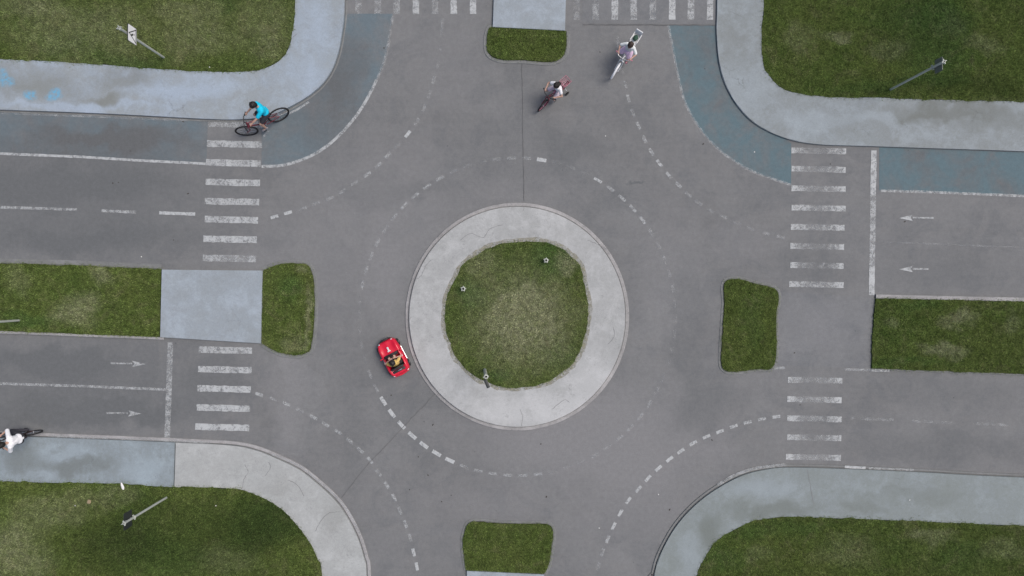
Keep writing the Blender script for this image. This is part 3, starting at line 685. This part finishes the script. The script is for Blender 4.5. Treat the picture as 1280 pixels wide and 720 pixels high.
def stub(px, py, h, label, tall=False):
    t = empty('post', P(px, py, ZL)); tag(t, label, 'post')
    pole_tube(h, .044).build('tube', m_galv, t)
    mb = MB(); mb.tube([(0, 0, h - .07), (0, 0, h - .06)], .032, 16); mb.build('tube_bore', m_bore, t)
    mb = MB(); mb.torus((0, 0, h - .03), .049, .012, 'z', 20, 8); lugs(mb, .042, h - .03, 5 if not tall else 4, .2); mb.build('collar', m_galv, t, False)
    if tall:
        mb = MB(); mb.box((.02, -.17, h - .02), (.085, .24, .07), Matrix.Rotation(.38, 3, 'Z'), .015); mb.build('lamp_head', m_back, t)
        mb = MB(); mb.box((.0, -.05, h - .04), (.03, .06, .03)); mb.build('bracket', m_galv, t, False)
    return t
stub(580, 361, .32, 'short open steel post on the left side of the round lawn')
stub(682, 326, .32, 'short open steel post near the top of the round lawn')
st_ = stub(606, 462, 1.55, 'tall steel post with dark head at the bottom edge of the round lawn', True); st_.rotation_euler = (0, R(3.4), 0)

# ---------------------------------------------------------------- bicycles
def wheel(parent, c, r, tyre_m, rim_m, spoke_m, minor=.022, rot=None, nsp=16, name='wheel'):
    rot = rot or Matrix.Identity(3)
    mb = MB(); mb.torus(c, r - minor, minor, 'y', 44, 10, rot); w = mb.build('wheel', tyre_m, parent) if False else None
    hub = MB(); ax = rot @ Vector((0, 1, 0)); C_ = Vector(c); hub.tube([C_ - ax * .045, C_ + ax * .045], .018, 12); w = hub.build(name, m_metal, parent)
    mb.build('tyre', tyre_m, w)
    rm = MB(); rm.torus(c, r - minor * 2.1, .009, 'y', 44, 8, rot); rm.build('rim', rim_m, w)
    sp = MB()
    for k in range(nsp):
        a = 2 * math.pi * k / nsp; v = rot @ Vector((math.cos(a), 0, math.sin(a))) * (r - minor * 2.1)
        sp.tube([C_ + ax * (.03 if k % 2 else -.03), C_ + v], .0022, 5)
    sp.build('spokes', spoke_m, w); return w
def bicycle(g, loc, heading, lean, label, mats, steer=0, extra=None):
    """g: dict r, wb, saddle(x,z), bar(x,z,w), crank(x,z)"""
    t = empty('bicycle', loc, (lean, 0, heading)); tag(t, label, 'bicycle')
    fr, ty, rimm, spm, gripm, sadm = mats; r, wb = g['r'], g['wb']; k = r / .30
    rw = (-wb / 2, 0, r); fw = (wb / 2, 0, r); sx, sz = g['saddle']; bx, bz, bw = g['bar']; cx, cz = g['crank']
    hx, hz = bx - .02, bz - .10; h2 = (hx + .04 * k, 0, hz - .13 * k)
    mb = MB(); tr = .016 * max(.9, k)
    mb.tube([(cx, 0, cz), h2], tr * 1.15, 12); mb.tube([(sx + .07 * k, 0, sz - .14 * k), (hx, 0, hz)], tr, 12); mb.tube([(cx, 0, cz), (sx + .03, 0, sz - .06)], tr, 12)
    mb.tube([h2, (hx - .01, 0, hz + .04)], tr * 1.2, 12)
    for s in (-1, 1):
        mb.tube([(cx, s * .03, cz), (cx - .08, s * .045, cz), (rw[0], s * .055, r)], tr * .6, 8); mb.tube([(sx + .05 * k, s * .02, sz - .16 * k), (rw[0], s * .055, r)], tr * .55, 8)
    mb.build('frame', fr, t)
    S = Matrix.Rotation(steer, 3, 'Z'); O = Vector((hx, 0, 0))
    def st(p): return tuple(O + S @ (Vector(p) - O))
    mb = MB(); mb.tube([st((hx + .02, -.055, hz - .15 * k)), st((hx + .02, .055, hz - .15 * k))], .016, 10)
    for s in (-1, 1): mb.tube([st((hx + .03, s * .052, hz - .14 * k)), st((hx + .06, s * .055, r + .12 * k)), st((fw[0], s * .055, r))], [.016, .014, .010], 10)
    mb.build('fork', fr, t)
    mb = MB(); mb.tube([st((hx, 0, hz)), st((bx - .005, 0, bz - .02))], .015, 10); mb.tube([st((bx - .06, bw / 2, bz + .01)), st((bx + .01, bw / 4, bz)), st((bx + .02, 0, bz - .02)), st((bx + .01, -bw / 4, bz)), st((bx - .06, -bw / 2, bz + .01))], .012, 10)
    hb = mb.build('handlebar', m_metal if fr is m_whitepl else m_blackpl, t)
    for s in (-1, 1):
        mb = MB(); mb.tube([st((bx - .065, s * (bw / 2 + .005), bz + .01)), st((bx - .03, s * (bw / 2 - .10), bz + .007))], .018, 10); mb.build('grip', gripm, hb)
    wheel(t, rw, r, ty, rimm, spm); wheel(t, st(fw), r, ty, rimm, spm, rot=S)
    mb = MB(); mb.ell((sx - .06, 0, sz), (.085, .075 * k ** .3, .028)); mb.ell((sx + .05, 0, sz + .002), (.11, .032, .024)); mb.remeshed('saddle', sadm, t, .006, 3)
    mb = MB(); mb.tube([(cx, -.055, cz), (cx, .055, cz)], .016, 12); mb.torus((cx, -.045, cz), .075 * k, .005, 'y', 28, 6)
    for s in (-1, 1): mb.tube([(cx, s * .06, cz), (cx + s * .12 * k * math.cos(.5), s * .075, cz + s * .12 * k * math.sin(-.5))], .010, 8)
    ck = mb.build('crank', m_metal, t)
    for s in (-1, 1): mb = MB(); mb.box((cx + s * .12 * k * math.cos(.5), s * .12, cz + s * .12 * k * math.sin(-.5)), (.08, .075, .02), None, .004); mb.build('pedal', m_blackpl, ck)
    mb = MB(); o_ = -.045; mb.tube([(cx, o_, cz + .075 * k), (rw[0], o_, r + .03)], .004, 6); mb.tube([(cx, o_, cz - .075 * k), (rw[0], o_, r - .03)], .004, 6); mb.build('chain', m_blackpl, t)
    g['st'] = st; g['ped'] = [(cx + s * .12 * k * math.cos(.5), s * .115, cz + s * .12 * k * math.sin(-.5) + .012) for s in (-1, 1)]
    if extra: extra(t, g, st)
    return t

def ik(a, b, l1, l2, pole):
    a, b = Vector(a), Vector(b); d = b - a; L = min(d.length, (l1 + l2) * .995); d.normalize()
    x = (l1 * l1 - l2 * l2 + L * L) / (2 * L); h = math.sqrt(max(l1 * l1 - x * x, 0)); p_ = Vector(pole); p_ = (p_ - d * p_.dot(d)).normalized()
    return a + d * x + p_ * h, a + d * L

def person(t_loc, t_rot, label, J, k, mats, sleeve=.5, legs='shorts', hair='short', bar_axis=None):
    """J: hip, neck, head, sho_w, hands[2], feet[2], look ; k overall scale (1 = adult)"""
    skin, hairm, top_m, bot_m, shoe_m = mats
    hip = Vector(J['hip']); neck = Vector(J['neck']); up = (neck - hip).normalized(); side = Vector((0, 1, 0)); fwd = side.cross(up).normalized() * 1.0
    if fwd.x < 0: fwd = -fwd
    look = Vector(J.get('look', (1, 0, -.15))).normalized(); hu = (Vector((0, 0, 1)) - look * look.z).normalized(); hs_ = hu.cross(look).normalized()
    Hd = Vector(J['head']); hr = .112 * (k ** .45); hrot = Matrix((look, hs_, hu)).transposed()
    b = MB(); hipw = .10 * k; shw = .17 * k
    # torso
    b.capsule(hip + side * hipw * .6, hip - side * hipw * .6, .105 * k, .105 * k)
    b.capsule(hip, hip.lerp(neck, .45), .112 * k, .105 * k)
    chest = hip.lerp(neck, .75)
    for s in (-1, 1): b.capsule(hip.lerp(neck, .35) + side * s * .04 * k, chest + side * s * .06 * k, .09 * k, .105 * k)
    b.capsule(chest + side * shw * .75 , chest - side * shw * .75, .075 * k, .075 * k)
    nk0 = neck - up * .02; b.capsule(nk0, Hd - hu * hr * .55 - look * hr * .1, .050 * k ** .7, .046 * k ** .7)
    b.ell(Hd, (hr * .93, hr * .76, hr * 1.0), hrot); b.ell(Hd + look * hr * .35 - hu * hr * .55, (hr * .5, hr * .45, hr * .5), hrot)
    b.ell(Hd + look * hr * .96 - hu * hr * .18, (hr * .16, hr * .11, hr * .18), hrot)
    b.capsule(Hd + look * hr * .82 - hu * hr * .56 + hs_ * hr * .18, Hd + look * hr * .82 - hu * hr * .56 - hs_ * hr * .18, .011, .011)
    for s in (-1, 1): b.ell(Hd + hs_ * s * hr * .78 - hu * hr * .1, (hr * .17, hr * .07, hr * .25), hrot)
    sh = MB(); pt = MB(); arms = []
    q = .012
    sh.capsule(hip + up * .02 + side * hipw * .5, hip + up * .02 - side * hipw * .5, .112 * k + q, .112 * k + q); sh.capsule(hip, hip.lerp(neck, .45), .116 * k + q, .108 * k + q)
    for s in (-1, 1): sh.capsule(hip.lerp(neck, .35) + side * s * .045 * k, chest + side * s * .065 * k, .092 * k + q, .108 * k + q)
    sh.capsule(chest + side * shw * .78, chest - side * shw * .78, .076 * k + q, .076 * k + q)
    la, lf = .29 * k, .26 * k
    for i, s in enumerate((-1, 1)):
        S0 = chest + up * .035 * k + side * s * shw; Hn = Vector(J['hands'][i])
        el, Hn2 = ik(S0, Hn, la, lf, J.get('elbow', [(0, s * 1.0, -.6)] * 2)[i] if 'elbow' in J else (-.2, s * 1.0, -.5))
        b.capsule(S0, el, .052 * k, .040 * k); b.capsule(el, Hn2, .040 * k, .027 * k)
        sh.capsule(S0 - up * .0, S0.lerp(el, sleeve), .056 * k + q, .052 * k + q)
        # hand : palm, four curled fingers, thumb
        d = (Hn2 - el).normalized(); ax = Vector(bar_axis) if bar_axis else side; down = d.cross(ax).normalized()
        if down.z > 0: down = -down
        hk = max(.75, k ** .6); pc = Hn2 + d * .03 * hk
        b.capsule(Hn2, pc + d * .025 * hk, .022 * hk, .024 * hk); b.capsule(pc + ax * .02 * hk, pc - ax * .02 * hk, .018 * hk, .018 * hk)
        for f in range(4):
            r0 = pc + ax * (-.03 + .02 * f) * hk + d * .025 * hk; L = (.85, 1, .95, .75)[f] * hk
            p1 = r0 + d * .026 * L + down * .006; p2 = p1 + down * .024 * L + d * .004; p3 = p2 + down * .012 * L - d * .016 * L
            b.capsule(r0, p1, .0095 * hk, .009 * hk, 8); b.capsule(p1, p2, .009 * hk, .0085 * hk, 8); b.capsule(p2, p3, .0085 * hk, .008 * hk, 8)
        th = Hn2 + ax * -s * .022 * hk + d * .01; b.capsule(th, th + ax * -s * .018 * hk + d * .02 * hk + down * .01, .011 * hk, .010 * hk, 8)
        b.capsule(th + ax * -s * .018 * hk + d * .02 * hk + down * .01, th + ax * -s * .02 * hk + d * .03 * hk + down * .028 * hk, .010 * hk, .009 * hk, 8)
        arms.append((S0, el, Hn2))
    shoes = []
    lt, lc = .43 * k, .42 * k
    for i, s in enumerate((-1, 1)):
        H0 = hip + side * s * hipw - up * .02; Ft = Vector(J['feet'][i]); An = Ft + Vector((-.07 * k, 0, .075 * k))
        kn, An2 = ik(H0, An, lt, lc, J.get('knee', (1, s * .25, .6)))
        b.capsule(H0, kn, .080 * k, .056 * k); b.capsule(kn, kn.lerp(An2, .35), .055 * k, .054 * k); b.capsule(kn.lerp(An2, .35), An2, .054 * k, .034 * k)
        toe = An2 + Vector((.13 * k, 0, -.05 * k)); b.capsule(An2 - Vector((0, 0, .03 * k)), toe, .034 * k, .026 * k)
        if legs == 'shorts': pt.capsule(H0, H0.lerp(kn, .75), .086 * k + q, .074 * k + q)
        elif legs == 'trousers': pt.capsule(H0, kn, .086 * k + q, .062 * k + q); pt.capsule(kn, kn.lerp(An2, .92), .062 * k + q, .042 * k + q)
        elif legs == 'skirt': pt.capsule(H0, H0.lerp(kn, .62), .10 * k + q, .105 * k + q)
        so = MB(); so.capsule(An2 + Vector((-.03 * k, 0, -.045 * k)), toe + Vector((.01, 0, -.01 * k)), .042 * k, .036 * k); so.capsule(An2 + Vector((0, 0, 0)), An2 - Vector((0, 0, .03)), .042 * k, .042 * k); shoes.append(so)
    if legs == 'skirt': pt.capsule(H0 - side * hipw + fwd * .10, hip - up * .02, .10 * k, .12 * k)
    pt.capsule(hip + side * hipw * .55, hip - side * hipw * .55, .112 * k + q * .8, .112 * k + q * .8)
    body = b.remeshed('person', skin, None, .0065, 3); body.location = t_loc; body.rotation_euler = t_rot; tag(body, label, 'person')
    sh.remeshed('shirt', top_m, body, .008, 5); pt.remeshed('shorts' if legs == 'shorts' else ('trousers' if legs == 'trousers' else 'skirt'), bot_m, body, .008, 5)
    for so in shoes: so.remeshed('shoe', shoe_m, body, .008, 3)
    h = MB(); h.ell(Hd - look * hr * .12 + hu * hr * .16, (hr * .98, hr * .86, hr * .98), hrot)
    if hair == 'long':
        h.ell(Hd - look * hr * .55 - hu * hr * .5, (hr * .5, hr * .7, hr * .8), hrot); h.capsule(Hd - look * hr * .6 - hu * hr * .4, Hd - look * hr * 1.1 - hu * hr * 1.9, hr * .55, hr * .35)
    else: h.ell(Hd - look * hr * .35 - hu * hr * .2, (hr * .66, hr * .78, hr * .75), hrot)
    rr = random.Random(int(hip.x * 1000) + 5)
    for _ in range(26):
        v = Vector((rr.uniform(-1, .5), rr.uniform(-1, 1), rr.uniform(.0, 1))).normalized(); pth = Hd - look * hr * .1 + hu * hr * .16 + hrot @ Vector((v.x * hr * .95, v.y * hr * .84, v.z * hr * .96)); h.ell(pth, (hr * .2, hr * .12, hr * .12), Matrix.Rotation(rr.uniform(0, 3), 3, 'Z'), 8, 6)
    # trim the face side
    ho = h.remeshed('hair', hairm, body, .006, 2)
    bm = bmesh.new(); bm.from_mesh(ho.data); cut = Hd + look * hr * .72
    kill = [v for v in bm.verts if (v.co - cut).dot(look) > 0 and (v.co - Hd).dot(hu) < hr * .45 or ((v.co - Hd).dot(look) > hr * .35 and (v.co - Hd).dot(hu) < hr * .35)]
    bmesh.ops.delete(bm, geom=kill, context='VERTS'); bm.to_mesh(ho.data); bm.free()
    for s in (-1, 1):
        e = MB(); e.ell(Hd + look * hr * .84 + hs_ * s * hr * .3 - hu * hr * .02, (.006, .012, .007), hrot, 10, 8); e.build('eye', m_eye, body)
    return body

def hands_on(g, w=.10, dz=.03):
    bx, bz, bw = g['bar']; return [Vector(g['st']((bx - .085, s * (bw / 2 - .055), bz + dz))) for s in (-1, 1)]
def head_ang(dx, dy): return math.atan2(-dy, dx)

# 1 cyclist in cyan shirt on the crossing, upper left
g1 = dict(r=.31, wb=.99, saddle=(-.24, .74), bar=(.30, .86, .54), crank=(-.06, .27))
loc1 = P(335, 160.5, 0); h1 = head_ang(-40, 24); lean1 = R(9)
bicycle(g1, loc1, h1, lean1, 'black wheeled mountain bicycle ridden by the boy in cyan', (m_redfr, m_rubber, m_blackpl, m_metal, m_blackpl, m_blackpl), steer=R(-22))
person(loc1, (lean1, 0, h1), 'boy in bright cyan shirt riding a bicycle over the upper left crossing',
       dict(hip=(-.31, 0, .80), neck=(-.27, 0, 1.17), head=(-.22, 0, 1.33), hands=hands_on(g1), feet=g1['ped'], look=(1, .0, -.35)), .80, (m_skin, m_hair, m_cyan, m_darkcl, m_shoe), .75)
# 2 girl on pink bicycle, top centre
def training(t, g, st):
    for s in (-1, 1):
        mb = MB(); mb.tube([(-g['wb'] / 2, s * .05, g['r']), (-g['wb'] / 2, s * .15, g['r'] - .03), (-g['wb'] / 2, s * .17, .07)], .008, 8); sb = mb.build('stabiliser', m_metal, t)
        mb = MB(); mb.torus((-g['wb'] / 2, s * .19, .065), .045, .020, 'y', 24, 10); mb.ell((-g['wb'] / 2, s * .19, .065), (.03, .015, .03)); mb.build('stabiliser_wheel', m_rubber, sb)
    # wire basket on the rear rack
    z0, z1 = g['r'] * 2 + .06, g['r'] * 2 + .20; x0, x1 = -g['wb'] / 2 - .15, -g['wb'] / 2 + .08; mb = MB()
    for z, e in ((z0, .02), (z1, 0)): mb.tube([(x0 + e, -.11 + e, z), (x1 - e, -.11 + e, z), (x1 - e, .11 - e, z), (x0 + e, .11 - e, z)], .008, 6, closed=True)
    for i in range(5):
        x = x0 + .02 + (x1 - x0 - .04) * i / 4; mb.tube([(x, -.11, z1), (x, -.09, z0), (x, .09, z0), (x, .11, z1)], .0045, 6)
        y = -.09 + .18 * i / 4; mb.tube([(x0, y, z1), (x0 + .02, y, z0), (x1 - .02, y, z0), (x1, y, z1)], .0045, 6)
    mb.build('basket', m_pinkpl, t)
    mb = MB(); mb.tube([(x1 + .05, 0, z0 - .02), (x0 + .05, 0, z0 - .02)], .010, 8); [mb.tube([(-g['wb'] / 2, s * .06, g['r']), (-g['wb'] / 2 - .03, s * .05, z0 - .02)], .006, 6) for s in (-1, 1)]; mb.build('rack', m_metal, t)
g2 = dict(r=.22, wb=.76, saddle=(-.14, .52), bar=(.20, .70, .46), crank=(-.04, .20))
loc2 = P(690.5, 122.5, 0); h2 = head_ang(-32, 28)
bicycle(g2, loc2, h2, R(0), 'pink bicycle with stabilisers and rear wire basket below the top median', (m_redfr, m_rubber, m_pinkpl, m_pinkpl, m_blackpl, m_pinkpl), steer=R(6), extra=training)
person(loc2, (0, 0, h2), 'dark haired girl in white and pink clothes riding the pink bicycle',
       dict(hip=(-.16, 0, .58), neck=(-.10, 0, .90), head=(-.06, 0, 1.03), hands=hands_on(g2), feet=g2['ped'], look=(1, 0, -.3)), .66, (m_skin, m_hair, m_wcl, m_pinkcl, m_shoe), .5, hair='long')
# 3 girl on white bicycle
def child_seat(t, g, st):
    x = -g['wb'] / 2 - .02; mb = MB(); z = g['r'] * 2 + .12
    mb.box((x, 0, z), (.30, .20, .03), None, .012); mb.box((x - .15, 0, z + .10), (.03, .20, .22), Matrix.Rotation(-.25, 3, 'Y'), .012)
    for s in (-1, 1): mb.box((x - .02, s * .10, z + .05), (.26, .02, .09), None, .008)
    mb.build('rear_carrier', m_whitepl, t)
    mb = MB(); [mb.tube([(-g['wb'] / 2, s * .06, g['r']), (x, s * .06, z)], .008, 8) for s in (-1, 1)]; mb.build('carrier_stay', m_metal, t)
    for s in (-1, 1):
        pts = [(-g['wb'] / 2 * -1 + (g['r'] + .03) * math.cos(a_), 0, g['r'] + (g['r'] + .03) * math.sin(a_)) for a_ in [R(v) for v in range(10, 130, 12)]]
    mb = MB(); P3 = [st(p_) for p_ in pts]; mb.tube(P3, .028, 10); mb.build('mudguard', m_white, t)
g3 = dict(r=.24, wb=.84, saddle=(-.16, .56), bar=(.22, .76, .50), crank=(-.04, .22))
loc3 = P(778.5, 75.5, 0); h3 = head_ang(-26, 42)
bicycle(g3, loc3, h3, R(0), 'white bicycle with white rear carrier at the top of the roundabout', (m_whitepl, m_whitepl, m_whitepl, m_metal, m_pinkpl, m_whitepl), extra=child_seat)
person(loc3, (0, 0, h3), 'brown haired girl in pale top and orchid skirt on the white bicycle',
       dict(hip=(-.13, 0, .62), neck=(-.10, 0, .94), head=(-.05, -.0, 1.07), hands=hands_on(g3), feet=g3['ped'], look=(1, 0, -.3)), .64, (m_skin, m_hairb, m_paleg, m_purp, m_pinkpl), .8, legs='skirt')
bg_ = MB(); 
v = Matrix.Translation(loc3) @ Matrix.Rotation(h3, 4, 'Z')
bg_.ell((0, 0, .06), (.085, .07, .06)); bg_.ell((.03, .01, .09), (.05, .05, .04)); bo = bg_.remeshed('bag', m_green, None, .007, 2)
bo.location = v @ Vector((-.84 / 2 - .02, 0, .24 * 2 + .12 + .02)); bo.rotation_euler = (0, 0, h3); tag(bo, 'small dark green bag lying in the white rear carrier', 'bag')
# 4 child at the left edge
g4 = dict(r=.22, wb=.70, saddle=(-.24, .60), bar=(.14, .80, .46), crank=(-.10, .20))
loc4 = P(33, 539, 0); h4 = head_ang(-38, 3)
bicycle(g4, loc4, h4, R(-6), 'dark bicycle cut off by the left edge beside the lower pavement', (m_darkfr, m_rubber, m_blackpl, m_metal, m_blackpl, m_blackpl))
person(loc4, (R(-6), 0, h4), 'child in white shirt riding the dark bicycle at the left edge of the photo',
       dict(hip=(-.29, 0, .68), neck=(-.22, 0, 1.04), head=(-.15, .0, 1.18), hands=hands_on(g4), feet=g4['ped'], look=(1, 0, -.3)), .80, (m_skin, m_hair, m_wcl, m_darkcl, m_darkcl), .95, legs='trousers')

# ---------------------------------------------------------------- red ride-on car
LC, WC = 1.02, .60
hc = head_ang(-21, -40); locc = P(493.3, 445.5, 0)
car = empty('toy_car', locc, (0, 0, hc)); tag(car, 'small red open-top ride-on car with a child driving beside the roundabout kerb', 'ride-on car')
nu, nv = 90, 56; bm = bmesh.new(); grid = []
def sstep(a, b, x): t_ = min(1, max(0, (x - a) / (b - a))); return t_ * t_ * (3 - 2 * t_)
def carz(x, y, e):
    z = .27 + .05 * sstep(.50, .12, x) - .02 * sstep(-.2, -.5, x)          # bonnet rises to the cowl, boot falls
    z += .03 * math.exp(-((abs(y) - .23) / .06) ** 2) * (math.exp(-((x - .30) / .13) ** 2) + math.exp(-((x + .31) / .13) ** 2))  # wings over wheels
    z += .010 * math.exp(-(y / .07) ** 2) * sstep(.08, .2, x)               # bonnet crease
    ins = sstep(.215, .205, abs(y)) * sstep(-.30, -.285, x) * sstep(.12, .105, x)
    z = z * (1 - ins) + .11 * ins
    return z - (1 - math.sqrt(max(0, 1 - e ** 2))) * .10
for i in range(nu + 1):
    u = -1 + 2 * i / nu; row = []
    for j in range(nv + 1):
        w_ = -1 + 2 * j / nv
        # squircle mapping
        x = u * LC / 2; n_ = 5; yw = (1 - abs(u) ** n_) ** (1 / n_) if abs(u) < 1 else 0
        yw = max(yw, .62) - .05 * math.exp(-(u / .25) ** 2) * 1.0 - .04 * sstep(.6, 1, u)
        y = w_ * WC / 2 * yw
        e = max(0, (max(abs(w_), 0) - .80) / .20) ; e2 = max(0, (abs(u) - .86) / .14); ee = min(1, math.hypot(e, e2))
        row.append(bm.verts.new((x, y, carz(x, y, ee))))
    grid.append(row)
for i in range(nu):
    for j in range(nv): bm.faces.new((grid[i][j], grid[i + 1][j], grid[i + 1][j + 1], grid[i][j + 1]))
be = [e for e in bm.edges if e.is_boundary]; rt = bmesh.ops.extrude_edge_only(bm, edges=be)
for v_ in [x for x in rt['geom'] if isinstance(x, bmesh.types.BMVert)]: v_.co.z = .08
mb = MB(); mb.bm.free(); mb.bm = bm; mb.build('body', m_red, car)
for sx in (.32, -.32):
    for s in (-1, 1):
        w_ = MB(); w_.torus((sx, s * .285, .105), .070, .035, 'y', 30, 12); tw = w_.build('wheel', m_rubber, car)
        r_ = MB(); r_.tube([(sx, s * .265, .105), (sx, s * .318, .105)], [.045, .038], 16); r_.build('rim', m_metal, tw)
mb = MB(); mb.tube([(.50, -.17, .17), (.535, -.10, .165), (.54, 0, .165), (.535, .10, .165), (.50, .17, .17)], .022, 10); mb.box((.535, 0, .215), (.05, .20, .035), None, .01); mb.build('front_bumper', m_blackpl, car)
mb = MB(); mb.tube([(-.50, -.22, .15), (-.53, 0, .15), (-.50, .22, .15)], .022, 10); mb.build('rear_bumper', m_red, car)
for s in (-1, 1):
    mb = MB(); mb.ell((.455, s * .185, .245), (.035, .032, .028)); mb.build('headlight', m_lamp, car)
    mb = MB(); mb.ell((-.475, s * .205, .235), (.028, .036, .03)); mb.build('taillight', m_lamp, car)
    mb = MB(); mb.ell((.085, s * .295, .36), (.020, .036, .024)); mb.tube([(.085, s * .24, .32), (.085, s * .29, .355)], .009, 8); mb.build('mirror', m_red, car)
    mb = MB(); mb.tube([(-.20, s * .305, .115), (.18, s * .305, .115)], .013, 8); mb.build('side_step', m_metal, car)
    mb = MB(); mb.box((-.05, s * .262, .318), (.09, .012, .012), None, .004); mb.build('door_handle', m_metal, car)
mb = MB(); mb.tube([(.10, -.21, .30), (.045, -.19, .42), (.045, .19, .42), (.10, .21, .30)], .012, 10); mb.build('windscreen_frame', m_blackpl, car)
mb = MB(); mb.box((.26, 0, .331), (.12, .045, .010), None, .003); mb.box((.20, 0, .338), (.03, .09, .008), None, .003); mb.build('bonnet_badge', m_whitepl, car)
mb = MB(); mb.box((.085, 0, .30), (.07, .38, .06), None, .02); mb.build('dashboard', m_blackpl, car)
mb = MB(); rotw = Matrix.Rotation(R(-35), 3, 'Y'); mb.torus((.03, .0, .40), .095, .014, 'z', 28, 8, rotw); mb.ell((.03, 0, .40), (.035, .035, .015), rotw)
for a_ in (0, 2.1, 4.2): mb.tube([(.03, 0, .40), Vector((.03, 0, .40)) + rotw @ Vector((.09 * math.cos(a_), .09 * math.sin(a_), 0))], .009, 8)
mb.tube([(.03, 0, .40), (.09, 0, .31)], .014, 8); mb.build('steering_wheel', m_blackpl, car)
mb = MB(); mb.box((-.15, 0, .15), (.24, .36, .07), None, .025); mb.box((-.285, 0, .27), (.06, .37, .28), Matrix.Rotation(R(-12), 3, 'Y'), .025); mb.build('seat', m_blackpl, car)
mb = MB(); mb.box((-.385, 0, .325), (.075, .36, .03), None, .012); [mb.box((-.385, s * .14, .295), (.04, .03, .06)) for s in (-1, 1)]; mb.build('roll_bar', m_blackpl, car)
mb = MB(); mb.box((-.385, -.03, .345), (.02, .10, .012), None, .004); mb.build('rear_badge', m_metal, car)
cs = .62
person(locc, (0, 0, hc), 'child in yellow shirt steering the red ride-on car',
       dict(hip=(-.17, 0, .27), neck=(-.14, 0, .55), head=(-.115, 0, .67), hands=[(-.03, -.085, .45), (-.03, .085, .45)], feet=[(.10, -.08, .13), (.10, .08, .13)],
            elbow=[(0, -1, -.25), (0, 1, -.25)], knee=(0, 0, 1), look=(1, 0, -.25)), cs, (m_skin, m_hair, m_yel, m_darkcl, m_blackpl), .45)

# ---------------------------------------------------------------- litter
def crumple(name, px, py, z, s, mat, label, cat, seed, flat_=.35, group=None):
    r = random.Random(seed); mb = MB(); bmesh.ops.create_icosphere(mb.bm, subdivisions=2, radius=1)
    for v in mb.bm.verts: v.co = Vector((v.co.x * s[0], v.co.y * s[1], v.co.z * min(s) * flat_)) * r.uniform(.75, 1.25)
    o = mb.build(name, mat, None, False); o.location = P(px, py, z) + Vector((0, 0, min(s) * flat_)); o.rotation_euler = (0, 0, r.uniform(0, 3)); tag(o, label, cat, group); return o
o = crumple('paper_scrap', 153.5, 608, ZL + .02, (.035, .10), m_paper, 'white crumpled paper on the grass edge above the lower left sign', 'litter', 3); o.rotation_euler = (0, 0, .35)
crumple('stone', 112, 627, ZL + .01, (.06, .05), m_stone, 'pale tan stone in the lower left lawn', 'stone', 5, .5)
for i, (x, y) in enumerate([(512, 612), (489, 494), (541, 531), (523, 571), (535, 594), (683, 621), (564, 619), (552, 627), (229, 152), (148, 228), (141, 229), (879, 180), (881, 86), (993, 441), (1131, 277), (1038, 205), (676, 555), (837, 637), (1000, 506), (890, 550), (235, 242), (217, 300), (480, 60), (700, 60), (750, 65)]):
    crumple('leaf', x, y, .004, (.014 + .009 * (i % 3), .013), m_leaf, 'tiny dark dry leaf lying on the grey asphalt', 'leaf', i, .25, 'dry leaves on the asphalt')
for i, (x, y, z) in enumerate([(823, 618, .004), (943, 190, .004), (757, 170, .004), (749, 660, .004), (177, 321, .004)]):
    crumple('pebble', x, y, z, (.015, .012), m_paper, 'tiny white pebble lying on the grey asphalt', 'pebble', 40 + i, .5, 'white pebbles on the asphalt')
for i, (x, y) in enumerate([(562, 371), (1137, 625), (270, 632), (94, 632), (262, 84)]):
    crumple('petal', x, y, ZL + .03, (.015, .012), m_paper, 'tiny white scrap caught in grass or pavement edge', 'litter', 60 + i, .5, 'white scraps at the lawns')
